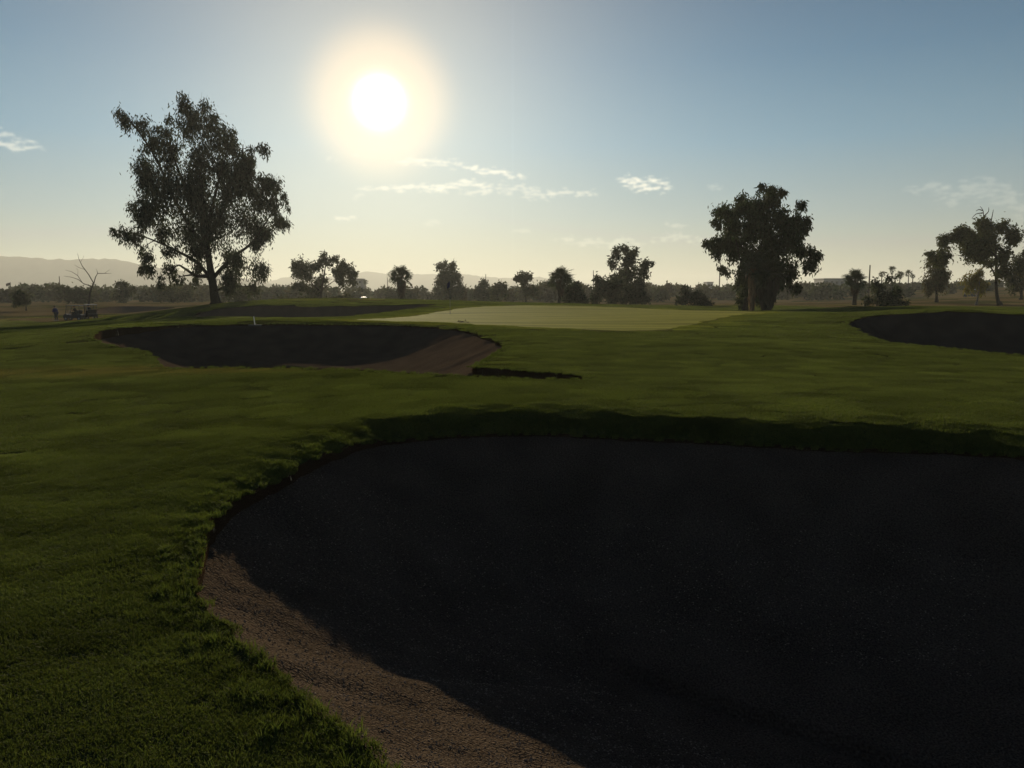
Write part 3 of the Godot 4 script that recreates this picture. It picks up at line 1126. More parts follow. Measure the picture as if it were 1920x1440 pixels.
func build_trees() -> void:
	setup_tree_mats()
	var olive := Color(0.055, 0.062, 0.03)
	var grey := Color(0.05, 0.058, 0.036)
	tree({"name": "eucalyptus_tree", "label": "tallest eucalyptus tree, with ragged drooping crown, behind the sunlit bunkers", "depth": 95.0, "base": [405, 575], "trunk_r": 10.0, "leaf": 0.43, "leaf_w": 0.15, "droop": 0.72, "deep": 0.35, "dens": 3.3, "tone": grey,
		"trunk": [[405, 577], [402, 548], [397, 505], [392, 450], [388, 380], [386, 330]],
		"limbs": [[[400, 528], [372, 494], [330, 470], [290, 452], [250, 438]], [[401, 522], [436, 484], [465, 462], [490, 430], [512, 390]], [[396, 480], [345, 390], [312, 305], [272, 238]], [[394, 450], [430, 385], [455, 325], [460, 275]], [[400, 516], [372, 518], [350, 505], [336, 498], [322, 512]], [[394, 440], [420, 350], [440, 300]], [[390, 420], [345, 330], [325, 260]]],
		"clumps": [[242, 222, 12, 12], [258, 234, 15, 17], [275, 245, 17, 20], [290, 275, 17, 24], [312, 244, 15, 15], [320, 266, 14, 16], [380, 204, 17, 12], [350, 240, 8, 8], [390, 215, 20, 20], [375, 250, 26, 32], [422, 228, 11, 14], [412, 262, 22, 26], [455, 264, 15, 18], [450, 300, 22, 28], [487, 276, 11, 20], [492, 310, 11, 24], [480, 335, 15, 18],
			[533, 352, 11, 20], [515, 345, 12, 18], [535, 376, 9, 17], [500, 380, 20, 28], [520, 400, 14, 18], [540, 420, 12, 14], [470, 350, 22, 38], [330, 290, 28, 33], [300, 330, 30, 33], [272, 315, 16, 22], [278, 345, 18, 26], [370, 320, 32, 42], [420, 310, 28, 38], [390, 380, 40, 50], [340, 370, 36, 38], [300, 390, 32, 30], [282, 402, 24, 22], [440, 400, 32, 36], [470, 420, 26, 26], [400, 440, 36, 40], [350, 425, 32, 28],
			[255, 395, 13, 15], [228, 432, 13, 12], [245, 440, 14, 13], [268, 445, 18, 16], [300, 430, 22, 20], [262, 468, 6, 10], [300, 478, 14, 18], [320, 500, 12, 18], [332, 468, 16, 14], [282, 510, 9, 15], [314, 525, 9, 13], [368, 502, 12, 17], [356, 526, 7, 13], [460, 480, 22, 18], [482, 500, 20, 20], [505, 505, 11, 20], [450, 515, 20, 26], [470, 535, 12, 16], [490, 460, 14, 14], [430, 500, 16, 20], [512, 442, 9, 11], [385, 520, 10, 18], [420, 470, 18, 20], [375, 470, 20, 22], [388, 300, 22, 26], [432, 345, 20, 24], [400, 270, 18, 22], [350, 335, 20, 24], [415, 400, 24, 26], [375, 360, 26, 30], [505, 345, 16, 20], [515, 375, 16, 20], [490, 360, 18, 24], [470, 300, 15, 20], [440, 280, 16, 20], [425, 250, 13, 17], [525, 415, 13, 13], [500, 430, 16, 14], [480, 450, 16, 14], [450, 540, 12, 11], [300, 500, 11, 13], [340, 520, 11, 11], [370, 215, 15, 13], [400, 240, 16, 17], [460, 330, 18, 22], [445, 375, 22, 26]]})
	tree({"name": "eucalyptus_tree", "label": "broad dark eucalyptus growing up behind the skirted fan palms right of the green", "depth": 72.0, "base": [1398, 582], "trunk_r": 5.0, "leaf": 0.36, "leaf_w": 0.17, "droop": 0.62, "dens": 6.5, "tone": Color(0.045, 0.058, 0.026),
		"trunk": [[1398, 584], [1400, 560], [1408, 530], [1418, 490], [1428, 440], [1436, 395]],
		"limbs": [[[1405, 540], [1385, 500], [1368, 450], [1350, 415]], [[1415, 500], [1450, 480], [1490, 470], [1522, 472]], [[1420, 480], [1450, 430], [1490, 415]]],
		"clumps": [[1410, 358, 9, 8], [1445, 357, 13, 9], [1462, 358, 9, 11], [1435, 375, 23, 18], [1400, 375, 20, 17], [1365, 388, 17, 14], [1350, 400, 16, 12], [1338, 417, 11, 9], [1375, 410, 25, 20], [1345, 450, 15, 14], [1336, 455, 8, 11], [1350, 465, 12, 12], [1420, 410, 32, 28], [1465, 400, 16, 20], [1480, 390, 9, 9], [1497, 410, 13, 13], [1508, 415, 11, 11], [1505, 432, 10, 9], [1480, 430, 15, 15], [1440, 450, 36, 26], [1390, 450, 28, 26], [1370, 470, 16, 18], [1500, 470, 18, 14], [1520, 470, 13, 11], [1530, 478, 8, 7], [1510, 490, 16, 14], [1495, 505, 14, 14], [1480, 520, 14, 12], [1470, 490, 26, 22], [1430, 490, 32, 28], [1390, 490, 20, 23], [1354, 500, 8, 5], [1362, 508, 9, 7], [1378, 515, 12, 12], [1385, 540, 9, 17], [1393, 562, 7, 14], [1430, 530, 22, 20], [1455, 535, 14, 16], [1400, 530, 14, 18], [1385, 395, 18, 14], [1358, 430, 16, 15], [1400, 430, 24, 20], [1425, 375, 18, 14], [1455, 420, 18, 16], [1440, 552, 17, 15], [1400, 552, 11, 15], [1480, 538, 9, 10], [1465, 445, 22, 20], [1360, 450, 16, 16]]})
	tree({"name": "round_tree", "label": "wide leafy tree with several rounded lobes left of the lone fan palm", "depth": 150.0, "base": [600, 570], "trunk_r": 3.2, "leaf": 0.5, "leaf_w": 0.24, "droop": 0.25, "dens": 4.4, "tone": olive,
		"trunk": [[600, 572], [603, 548], [608, 520], [612, 500]], "limbs": [[[603, 545], [618, 532], [635, 520]], [[603, 548], [585, 530], [572, 515]]],
		"clumps": [[570, 497, 13, 11], [575, 515, 16, 14], [562, 507, 9, 13], [600, 500, 14, 12], [612, 488, 15, 10], [625, 486, 9, 7], [598, 522, 12, 10], [570, 535, 14, 9], [556, 537, 7, 5], [588, 542, 14, 11], [640, 505, 16, 14], [655, 510, 12, 11], [637, 525, 15, 12], [668, 515, 7, 5], [660, 527, 9, 7], [585, 555, 12, 10], [622, 505, 9, 9]]})
	tree({"name": "tall_tree", "label": "tall narrow tree with forked top standing behind the flag", "depth": 205.0, "base": [846, 566], "trunk_r": 2.6, "leaf": 0.65, "leaf_w": 0.24, "droop": 0.4, "dens": 4.6, "tone": olive,
		"trunk": [[846, 568], [846, 545], [844, 515], [846, 495]],
		"clumps": [[829, 496, 9, 10], [849, 495, 7, 12], [836, 512, 15, 16], [853, 515, 12, 18], [843, 535, 20, 16], [862, 540, 9, 13], [826, 528, 9, 14], [850, 550, 22, 10]]})
	tree({"name": "round_tree", "label": "dome shaped tree right of the tall forked one, a thin mast above it", "depth": 190.0, "base": [907, 570], "trunk_r": 2.2, "leaf": 0.6, "leaf_w": 0.26, "droop": 0.2, "dens": 5.2, "tone": grey,
		"trunk": [[907, 571], [907, 556], [907, 540]], "clumps": [[907, 531, 9, 7], [906, 542, 15, 11], [899, 553, 14, 10], [914, 553, 10, 10], [907, 563, 12, 6]]})
	tree({"name": "round_tree", "label": "low bushy tree with leaning trunk right of the dome shaped tree", "depth": 165.0, "base": [932, 570], "trunk_r": 2.6, "leaf": 0.55, "leaf_w": 0.26, "droop": 0.2, "dens": 4.6, "tone": olive,
		"trunk": [[929, 571], [932, 556], [937, 542]], "clumps": [[937, 534, 11, 8], [942, 546, 13, 11], [929, 546, 8, 9], [928, 561, 7, 9]]})
	tree({"name": "round_tree", "label": "flat topped two lobed tree between the dome shaped tree and the leafy fan palm", "depth": 160.0, "base": [986, 562], "trunk_r": 2.2, "leaf": 0.5, "leaf_w": 0.26, "droop": 0.15, "dens": 4.6, "tone": olive,
		"trunk": [[986, 566], [985, 550], [982, 530]], "clumps": [[974, 519, 11, 7], [991, 520, 12, 7], [967, 523, 6, 4], [984, 530, 11, 7], [986, 543, 14, 10], [1000, 546, 12, 9]]})
	tree({"name": "round_tree", "label": "pale hazy tree standing just behind the leafy fan palm", "depth": 230.0, "base": [1022, 562], "trunk_r": 2.2, "leaf": 0.7, "leaf_w": 0.26, "droop": 0.2, "dens": 4.4, "tone": olive,
		"trunk": [[1022, 564], [1022, 550], [1022, 538]], "clumps": [[1018, 540, 12, 12], [1029, 534, 11, 9], [1006, 546, 10, 10], [1030, 550, 14, 10]]})
	tree({"name": "eucalyptus_tree", "label": "dark clumpy eucalyptus with a side lobe, behind the back of the green", "depth": 128.0, "base": [1172, 572], "trunk_r": 3.6, "leaf": 0.5, "leaf_w": 0.22, "droop": 0.35, "dens": 4.8, "tone": grey,
		"trunk": [[1172, 574], [1173, 550], [1175, 520], [1174, 490]], "limbs": [[[1174, 545], [1195, 525], [1206, 505]]],
		"clumps": [[1155, 475, 10, 11], [1166, 468, 10, 7], [1185, 470, 11, 9], [1144, 494, 10, 8], [1174, 490, 20, 16], [1210, 492, 12, 9], [1221, 493, 5, 4], [1206, 507, 11, 12], [1202, 525, 8, 9], [1180, 515, 20, 14], [1160, 520, 17, 15]]})
	tree({"name": "thicket", "label": "dense dark thicket under the clumpy eucalyptus behind the green", "category": "bush", "depth": 118.0, "base": [1165, 574], "trunk_r": 2.0, "leaf": 0.45, "leaf_w": 0.24, "droop": 0.2, "dens": 5.2, "tone": grey,
		"trunk": [[1165, 575], [1165, 560], [1162, 545]], "clumps": [[1155, 540, 26, 16], [1185, 546, 24, 16], [1130, 540, 13, 16], [1120, 526, 8, 9], [1208, 558, 18, 10], [1150, 560, 34, 10], [1190, 564, 26, 8], [1112, 558, 9, 12]]})
	tree({"name": "bush", "label": "dark rounded bush crowding the trunk of the leafy fan palm", "category": "bush", "depth": 104.0, "base": [1072, 575], "trunk_r": 1.6, "leaf": 0.4, "leaf_w": 0.24, "droop": 0.2, "dens": 5.6, "tone": grey,
		"trunk": [[1072, 576], [1072, 564], [1072, 550]], "clumps": [[1075, 545, 18, 14], [1086, 556, 16, 14], [1066, 560, 17, 13], [1092, 566, 12, 8], [1078, 535, 10, 8]]})
	tree({"name": "bush", "label": "low dark bush with sloping right side at the back right edge of the green", "category": "bush", "depth": 98.0, "base": [1308, 576], "trunk_r": 1.6, "leaf": 0.4, "leaf_w": 0.24, "droop": 0.2, "dens": 4.8, "tone": grey,
		"trunk": [[1308, 577], [1308, 568], [1306, 558]], "clumps": [[1296, 560, 15, 10], [1315, 562, 17, 10], [1284, 548, 9, 11], [1332, 570, 12, 4], [1304, 552, 11, 9], [1280, 564, 12, 8]]})
	tree({"name": "bush", "label": "tangled dark bush beside the short trunked palm above the right bunker", "category": "bush", "depth": 80.0, "base": [1658, 580], "trunk_r": 1.8, "leaf": 0.34, "leaf_w": 0.2, "droop": 0.2, "dens": 4.0, "tone": grey,
		"trunk": [[1658, 581], [1657, 566], [1655, 548]], "clumps": [[1655, 562, 22, 14], [1632, 564, 10, 11], [1680, 564, 14, 12], [1655, 536, 12, 16], [1644, 548, 12, 10], [1680, 548, 12, 11], [1662, 522, 8, 8], [1695, 570, 9, 7]]})
	tree({"name": "drooping_tree", "label": "brownish drooping tree with one straight trunk left of the pale trunked willow", "depth": 125.0, "base": [1756, 567], "trunk_r": 3.0, "leaf": 0.45, "leaf_w": 0.17, "droop": 0.6, "dens": 4.4, "tone": Color(0.095, 0.082, 0.036),
		"trunk": [[1756, 569], [1755, 545], [1754, 515], [1752, 490]], "clumps": [[1750, 480, 11, 9], [1744, 490, 12, 12], [1756, 510, 17, 17], [1735, 526, 12, 12], [1770, 520, 14, 14], [1752, 534, 17, 12], [1738, 544, 8, 8], [1764, 500, 12, 10]]})
	tree({"name": "willow_tree", "label": "yellow green willow with a pale bare trunk beside the leaning dark trunk", "depth": 112.0, "base": [1832, 571], "trunk_r": 2.3, "leaf": 0.42, "leaf_w": 0.16, "droop": 0.75, "dens": 4.0, "tone": Color(0.2, 0.17, 0.04), "bark": Color(0.38, 0.33, 0.28),
		"trunk": [[1831, 573], [1833, 552], [1834, 530], [1830, 512]], "clumps": [[1825, 510, 12, 9], [1815, 524, 12, 13], [1830, 524, 12, 15], [1842, 530, 8, 15], [1815, 541, 7, 7], [1838, 545, 7, 7]]})
	tree({"name": "spreading_tree", "label": "large spreading tree with dead twigs sticking out of its top and leaning dark trunk", "depth": 110.0, "base": [1874, 573], "trunk_r": 4.0, "leaf": 0.42, "leaf_w": 0.22, "droop": 0.4, "dens": 6.0, "tone": Color(0.08, 0.085, 0.032),
		"trunk": [[1875, 575], [1868, 552], [1864, 515], [1861, 475], [1856, 435]], "limbs": [[[1864, 520], [1840, 495], [1805, 485], [1770, 482]], [[1864, 505], [1880, 480], [1890, 450]], [[1862, 480], [1830, 460], [1790, 448]]],
		"clumps": [[1775, 446, 18, 12], [1760, 456, 12, 11], [1795, 436, 18, 11], [1820, 427, 20, 12], [1845, 425, 16, 13], [1870, 426, 14, 12], [1890, 431, 12, 13], [1880, 450, 16, 17], [1896, 446, 7, 9], [1850, 455, 26, 22], [1815, 455, 25, 20], [1785, 470, 22, 12], [1770, 481, 17, 10], [1740, 478, 8, 8], [1754, 490, 14, 10], [1810, 480, 20, 10], [1840, 480, 17, 15], [1875, 480, 17, 14], [1855, 507, 15, 15], [1830, 494, 12, 7], [1880, 507, 12, 10], [1886, 441, 16, 16], [1870, 464, 16, 14], [1892, 460, 10, 12], [1862, 440, 16, 14], [1835, 442, 16, 14]],
		"dead": [[[1837, 425], [1834, 410], [1832, 398], [1826, 390]], [[1834, 408], [1842, 400], [1842, 392]], [[1833, 402], [1820, 404], [1812, 412]], [[1848, 420], [1850, 405], [1851, 396]], [[1832, 398], [1824, 396], [1819, 399]]]})
	tree({"name": "spreading_tree", "label": "dark tree half hidden by the right margin, next to the spreading one", "depth": 132.0, "base": [1914, 566], "trunk_r": 3.2, "leaf": 0.48, "leaf_w": 0.22, "droop": 0.35, "dens": 4.6, "tone": Color(0.05, 0.056, 0.026),
		"trunk": [[1914, 568], [1914, 548], [1912, 515], [1914, 485]], "clumps": [[1904, 492, 14, 12], [1916, 476, 8, 8], [1900, 510, 17, 14], [1918, 515, 16, 16], [1890, 520, 12, 10], [1910, 535, 16, 11], [1935, 495, 16, 18]]})
	tree({"name": "small_tree", "label": "small round tree on thin trunk in the dry rough left of the dead tree", "depth": 128.0, "base": [48, 579], "trunk_r": 1.2, "leaf": 0.42, "leaf_w": 0.26, "droop": 0.2, "dens": 4.8, "tone": olive,
		"trunk": [[48, 580], [48, 570], [44, 560]], "clumps": [[42, 552, 12, 9], [38, 562, 11, 8], [50, 562, 9, 8], [30, 568, 7, 6]]})
	tree({"name": "bush", "label": "broad dark bush mass behind the foot of the dead tree", "category": "bush", "depth": 178.0, "base": [146, 568], "trunk_r": 1.6, "leaf": 0.6, "leaf_w": 0.26, "droop": 0.2, "dens": 4.8, "tone": olive,
		"trunk": [[146, 569], [146, 560], [146, 550]], "clumps": [[130, 545, 15, 9], [148, 549, 15, 11], [166, 552, 12, 10], [140, 558, 18, 9], [160, 562, 14, 8]]})
	tree({"name": "round_tree", "label": "rounded hazy tree between the dead tree and the tallest eucalyptus", "depth": 195.0, "base": [232, 566], "trunk_r": 1.8, "leaf": 0.62, "leaf_w": 0.26, "droop": 0.2, "dens": 4.8, "tone": olive,
		"trunk": [[232, 568], [232, 555], [232, 542]], "clumps": [[232, 534, 13, 8], [224, 545, 15, 10], [243, 545, 12, 9], [234, 556, 18, 9]]})
	tree({"name": "bush", "label": "low spreading bush at the foot of the round lobed tree", "category": "bush", "depth": 146.0, "base": [548, 570], "trunk_r": 1.2, "leaf": 0.5, "leaf_w": 0.24, "droop": 0.2, "dens": 3.6, "tone": Color(0.07, 0.07, 0.035),
		"trunk": [[548, 571], [548, 565], [548, 560]], "clumps": [[548, 560, 17, 7], [528, 563, 13, 5], [572, 562, 12, 6], [630, 562, 16, 7], [650, 558, 13, 8]]})
	tree({"name": "bush", "label": "grey bush in the shade right of the tallest trunk", "category": "bush", "depth": 160.0, "base": [458, 566], "trunk_r": 1.2, "leaf": 0.55, "leaf_w": 0.24, "droop": 0.2, "dens": 4.0, "tone": olive,
		"trunk": [[458, 568], [458, 561], [458, 553]], "clumps": [[455, 548, 14, 10], [470, 552, 12, 8], [438, 553, 13, 9], [452, 560, 20, 6]]})
	tree({"name": "bush", "label": "hazy bush left of the tallest trunk beyond the dry hollow", "category": "bush", "depth": 185.0, "base": [325, 566], "trunk_r": 1.2, "leaf": 0.6, "leaf_w": 0.24, "droop": 0.2, "dens": 4.4, "tone": olive,
		"trunk": [[325, 568], [325, 560], [325, 552]], "clumps": [[300, 550, 14, 9], [322, 546, 15, 11], [345, 552, 14, 9], [325, 558, 24, 7]]})
	dead_tree()

func dead_tree() -> void:
	var d := 150.0
	var mpp := d / 1517.0
	var foot := place(166, d)
	var root := thing("dead_tree", "bare leafless dead tree with forked upswept branches", "tree", foot)
	var dy: float = at_depth(166, 566, d).y - foot.y
	var k0 := 0
	for b in [[[166, 570, 2.6], [170, 548, 2.2], [177, 532, 1.7]], [[177, 532, 1.3], [168, 515, 1.0], [160, 500, 0.8], [154, 486, 0.5], [152, 476, 0.25]], [[177, 532, 1.3], [183, 520, 1.0], [188, 513, 0.8], [198, 513, 0.6], [213, 513, 0.25]], [[188, 514, 0.7], [187, 508, 0.4], [185, 505, 0.2]], [[174, 538, 1.1], [160, 532, 0.9], [148, 524, 0.7], [136, 520, 0.5], [124, 518, 0.25]], [[158, 530, 0.8], [148, 517, 0.6], [137, 510, 0.45], [128, 507, 0.2]], [[163, 506, 0.5], [152, 502, 0.4], [142, 497, 0.2]], [[157, 493, 0.4], [162, 484, 0.25], [163, 480, 0.15]], [[198, 513, 0.4], [206, 507, 0.25], [210, 506, 0.15]], [[148, 517, 0.4], [150, 508, 0.25], [146, 503, 0.15]]]:
		var pts := []
		var rad := []
		for q in b:
			pts.append(Vector3((q[0] - 166) * mpp, (566 - q[1]) * mpp + dy, 0.35 * sin(q[0] * 0.21) * (1.0 if k0 > 0 else 0.0)))
			rad.append(q[2] * mpp * 0.75)
		var m := MB.new()
		m.tube(pts, rad, 6, Color(0.06, 0.05, 0.042))
		part("trunk" if k0 == 0 else "branch", m.mesh(), bark_mat, root)
		k0 += 1

# ------------------------------------------------------------------ fan palms
func fan_mesh(seed_: int, stalk: float) -> ArrayMesh:      # one fan leaf: stalk along +x, pleated blades spreading at its end; one metre long
	var g := RandomNumberGenerator.new()
	g.seed = seed_
	var m := MB.new()
	var col := Color.WHITE
	m.tube([Vector3(0, 0, 0), Vector3(stalk * 0.5, 0.025, 0), Vector3(stalk + 0.03, 0.0, 0)], [0.012, 0.010, 0.008], 4, col, false)
	for k in 15:
		var a := lerpf(-1.25, 1.25, k / 14.0)
		var ln := (1.0 - stalk) * (1.0 - 0.22 * absf(a)) * g.randf_range(0.88, 1.1)
		var dir := Vector3(cos(a), -0.08 - 0.12 * g.randf(), sin(a)).normalized()
		var s := Vector3(-sin(a), 0.35 * (1 if k % 2 == 0 else -1), cos(a)).normalized() * 0.05
		var o := Vector3(stalk, 0, 0)
		m.leaf(o, dir * ln * 0.72, s, col)
		var tip := o + dir * ln * 0.55
		m.leaf(tip, (dir + Vector3(0, -0.5, 0)).normalized() * ln * 0.5, s * 0.55, col)
	return m.mesh()

func palm(spec: Dictionary, fans: Array, leafm: Material, deadm: Material) -> void:
	var d: float = spec.depth
	var mpp := d / 1517.0
	var foot := place(spec.u, d)
	var root := thing("fan_palm", spec.label, "palm tree", foot, spec.get("group", ""))
	var g := RandomNumberGenerator.new()
	g.seed = hash(spec.label) + int(spec.u)
	var top: float = at_depth(spec.u, spec.crown, d).y - foot.y
	var r: float = spec.r * mpp
	var tr: float = spec.trunk * mpp
	var tm := MB.new()
	var lean: float = spec.get("lean", 0.0) * mpp
	tm.tube([Vector3(0, -0.3, 0), Vector3(0, 0.2, 0), Vector3(lean * 0.3, top * 0.4, 0), Vector3(lean * 0.75, top * 0.8, 0), Vector3(lean, top, 0)], [tr * 1.35, tr * 1.15, tr, tr * 0.9, tr * 0.6], 9, Color(0.10, 0.075, 0.055))
	part("trunk", tm.mesh(), bark_mat, root)
	var sk := []
	if spec.has("skirt"):                     # old dead leaves hanging round the trunk: [top v, bottom v, top radius, bottom radius]
		var q: Array = spec.skirt
		var y1: float = at_depth(spec.u, q[0], d).y - foot.y
		var y0: float = at_depth(spec.u, q[1], d).y - foot.y
		var sm := MB.new()
		for k in 950:
			var t := pow(g.randf(), 0.9)
			var a := g.randf() * TAU
			var rr: float = lerpf(q[3], q[2], t) * mpp * g.randf_range(0.45, 1.0)
			var p := Vector3(cos(a) * rr + lean * 0.7, lerpf(y0, y1, t), sin(a) * rr)
			var ln := minf(0.9, (y1 - y0) * 0.35) * g.randf_range(0.6, 1.2)
			var dir := Vector3(-cos(a) * 0.22 + g.randfn() * 0.15, -1.0, -sin(a) * 0.22 + g.randfn() * 0.15).normalized()
			var sd := dir.cross(Vector3(cos(a), 0.2, sin(a)) + Vector3(g.randfn(), g.randfn(), g.randfn()) * 0.5).normalized() * 0.07
			sm.leaf(p + Vector3(0, ln * 0.4, 0), dir * ln, sd, spec.get("skirt_tone", Color(0.075, 0.055, 0.035)) * g.randf_range(0.6, 1.5))
		part("dead_frond_skirt", sm.mesh(), deadm, root)
	var count: int = spec.get("fronds", 25)
	for k in count:
		var az := k * 2.39996 + g.randf_range(-0.3, 0.3)
		var el := lerpf(1.45, -0.9, pow((k + 0.5) / count, 1.15)) + g.randf_range(-0.12, 0.12)
		var b := Basis(Vector3.UP, az) * Basis(Vector3(0, 0, 1), el) * Basis(Vector3(1, 0, 0), g.randf_range(-1.3, 1.3))
		var s := r * g.randf_range(1.0, 1.3) * (0.92 + 0.12 * cos(el))
		var o := part("frond", fans[g.randi() % fans.size()], leafm, root)
		o.transform = Transform3D(b.scaled_local(Vector3.ONE * s), Vector3(lean, top - r * 0.05 + g.randf_range(-0.05, 0.05) * r, 0))

func build_palms() -> void:
	var fans := [fan_mesh(1, 0.14), fan_mesh(2, 0.36), fan_mesh(3, 0.44)]
	var lm := mat_leaf(lin(0.35, 0.4, 0.2), 0.45)
	lm.albedo_color = lin(0.05, 0.062, 0.026)
	var dm := mat_leaf(lin(0.3, 0.25, 0.18), 0.8)
	palm({"u": 753.0, "depth": 120.0, "crown": 518.0, "r": 22.0, "trunk": 3.4, "skirt": [530, 555, 10.0, 6.0], "label": "lone fan palm with a thick brown skirt of dead fronds"}, fans, lm, dm)
	palm({"u": 1048.0, "depth": 103.0, "crown": 521.0, "r": 24.0, "trunk": 3.0, "fronds": 30, "lean": 4.0, "skirt": [525, 552, 10.0, 6.0], "label": "leafy fan palm on a slim trunk with a dark bush at its side"}, fans, lm, dm)
	palm({"u": 1602.0, "depth": 104.0, "crown": 524.0, "r": 22.0, "trunk": 3.6, "skirt": [530, 552, 10.0, 6.0], "label": "short trunked fan palm left of the tangled dark bush"}, fans, lm, dm)
	palm({"u": 1438.0, "depth": 67.0, "crown": 512.0, "r": 33.0, "trunk": 6.0, "fronds": 56, "skirt": [522, 584, 27.0, 9.0], "skirt_tone": Color(0.05, 0.042, 0.03), "label": "fan palm wrapped to the ground in a dark skirt of fronds below the broad eucalyptus"}, fans, lm, dm)
	palm({"u": 1412.0, "depth": 67.5, "crown": 505.0, "r": 17.0, "trunk": 2.5, "fronds": 30, "lean": -3.0, "skirt": [508, 578, 11.0, 4.0], "skirt_tone": Color(0.26, 0.17, 0.10), "label": "slim fan palm with pale brown dead fronds beside the dark skirted palm"}, fans, lm, dm)
	# small palms far behind
	for q in [[1651, 514, 5.0, 255.0, "small far palm nearest the brown utility pole"], [1670, 505, 6.0, 250.0, "tallest of the small far palms behind the tangled bush"], [1685, 515, 6.5, 262.0, "medium far palm in the row between the tallest and the thinnest"], [1701, 512, 6.0, 258.0, "medium far palm in the row between the tallest and the thinnest"], [1709, 518, 3.5, 270.0, "thinnest and smallest of the far palms in the row"], [686, 529, 4.5, 330.0, "tiny lone far palm beside the grey block of flats"]]:
		palm({"u": float(q[0]), "depth": q[3], "crown": float(q[1]), "r": q[2] * 1.25, "trunk": 0.9, "fronds": 18, "group": "small far palms", "label": q[4]}, fans, lm, dm)

# ------------------------------------------------------------------ the wooded belt far behind
func build_woods() -> void:
	var m := MB.new()
	var tm := MB.new()
	var g := RandomNumberGenerator.new()
	g.seed = 77
	var tops := [[-300, 536], [0, 541], [60, 536], [90, 534], [120, 538], [200, 540], [280, 536], [330, 536], [420, 536], [520, 537], [640, 538], [720, 541], [800, 540], [880, 541], [960, 538], [1040, 536], [1100, 534], [1230, 532], [1300, 536], [1380, 537], [1480, 534], [1540, 529], [1580, 535], [1640, 533], [1720, 538], [1800, 534], [1900, 530], [2200, 525]]
	for k in 700:
		var u := g.randf_range(-260, 2180)
		var d := g.randf_range(215, 400)
		var j := 0
		while j < tops.size() - 2 and tops[j + 1][0] < u:
			j += 1
		var tv := lerpf(tops[j][1], tops[j + 1][1], clampf((u - tops[j][0]) / float(tops[j + 1][0] - tops[j][0]), 0, 1))
		tv += g.randf_range(-4, 12) + n_mid.get_noise_1d(u * 0.05) * 5.0
		var p := at_depth(u, tv, d)
		var gy := ground_at(p.x, p.z)
		var hh := maxf(p.y - gy, 2.5)
		var w := hh * g.randf_range(0.5, 1.1)
		var tone := g.randf_range(0.7, 1.3)
		var warm := g.randf()
		var cnt := int(120 + hh * w * 6.5)
		for q in cnt:
			var dir := Vector3(g.randfn(), g.randfn(), g.randfn()).normalized() * pow(g.randf(), 0.4)
			var c := Vector3(p.x, gy + hh * 0.52, p.z) + dir * Vector3(w * 0.6, hh * 0.5, w * 0.6)
			var ld := Vector3(g.randfn(), g.randfn() - 0.3, g.randfn()).normalized()
			var sd := ld.cross(Vector3(g.randfn(), g.randfn(), g.randfn()))
			if sd.length_squared() < 1e-4:
				continue
			var ln := g.randf_range(0.7, 1.5)
			var tt := tone * g.randf_range(0.7, 1.35)
			m.leaf(c, ld * ln, sd.normalized() * ln * 0.3, Color(lerpf(0.045, 0.075, warm) * tt, 0.06 * tt, 0.03 * tt))
	var o := part(numbered("distant_woods"), m.mesh(), leaf_mats.gum, self)
	o.set_meta("kind", "stuff")
	o.set_meta("label", "low hazy belt of trees and scrub along the far edge of the course")
	o.set_meta("category", "woods")

# ------------------------------------------------------------------ far buildings, poles, cars
func block(called: String, label: String, u0: float, u1: float, vt: float, d: float, deep: float, col: Color, rows: int, colsn: int) -> void:
	var a := at_depth(u0, vt, d)
	var b := at_depth(u1, vt, d)
	var gy := base_h((a.x + b.x) * 0.5, -d) - 1.0
	var h := a.y - gy
	var w := b.x - a.x
	var root := thing(called, label, "building", Vector3((a.x + b.x) * 0.5, gy, -d))
	var m := MB.new()
	m.box(Vector3(0, h * 0.5, 0), Vector3(w, h, deep), col)
	var wm := mat_plain(Color.WHITE, 0.8)
	part("wall", m.mesh(), wm, root)
	var r := MB.new()
	r.box(Vector3(0, h + 0.25, 0), Vector3(w + 0.6, 0.5, deep + 0.6), col * 0.8)
	part("roof", r.mesh(), wm, root)
	var wd := MB.new()
	wd.box(Vector3.ZERO, Vector3(w / colsn * 0.5, 1.4, 0.12), Color(0.03, 0.035, 0.04))
	var wmesh := wd.mesh()
	var gl := mat_plain(Color.WHITE, 0.2)
	for ry in rows:
		for cx in colsn:
			var o := part("window", wmesh, gl, root)
			o.position = Vector3((cx + 0.5) / colsn * w - w * 0.5, h - 1.7 - ry * 3.2, deep * 0.5 + 0.02)

func pole(label: String, u: float, vt: float, d: float, rad: float, arm: float) -> void:
	var foot := place(u, d)
	var h: float = at_depth(u, vt, d).y - foot.y
	var root := thing("utility_pole", label, "pole", foot)
	var m := MB.new()
	m.tube([Vector3(0, -0.5, 0), Vector3(0, h * 0.5, 0), Vector3(0, h, 0)], [rad, rad * 0.85, rad * 0.7], 8, Color(0.09, 0.065, 0.045))
	part("post", m.mesh(), bark_mat, root)
	if arm > 0.0:
		var c := MB.new()
		c.box(Vector3(0, h - 0.7, rad + 0.06), Vector3(arm, 0.14, 0.12), Color(0.08, 0.06, 0.045))
		part("crossarm", c.mesh(), bark_mat, root)

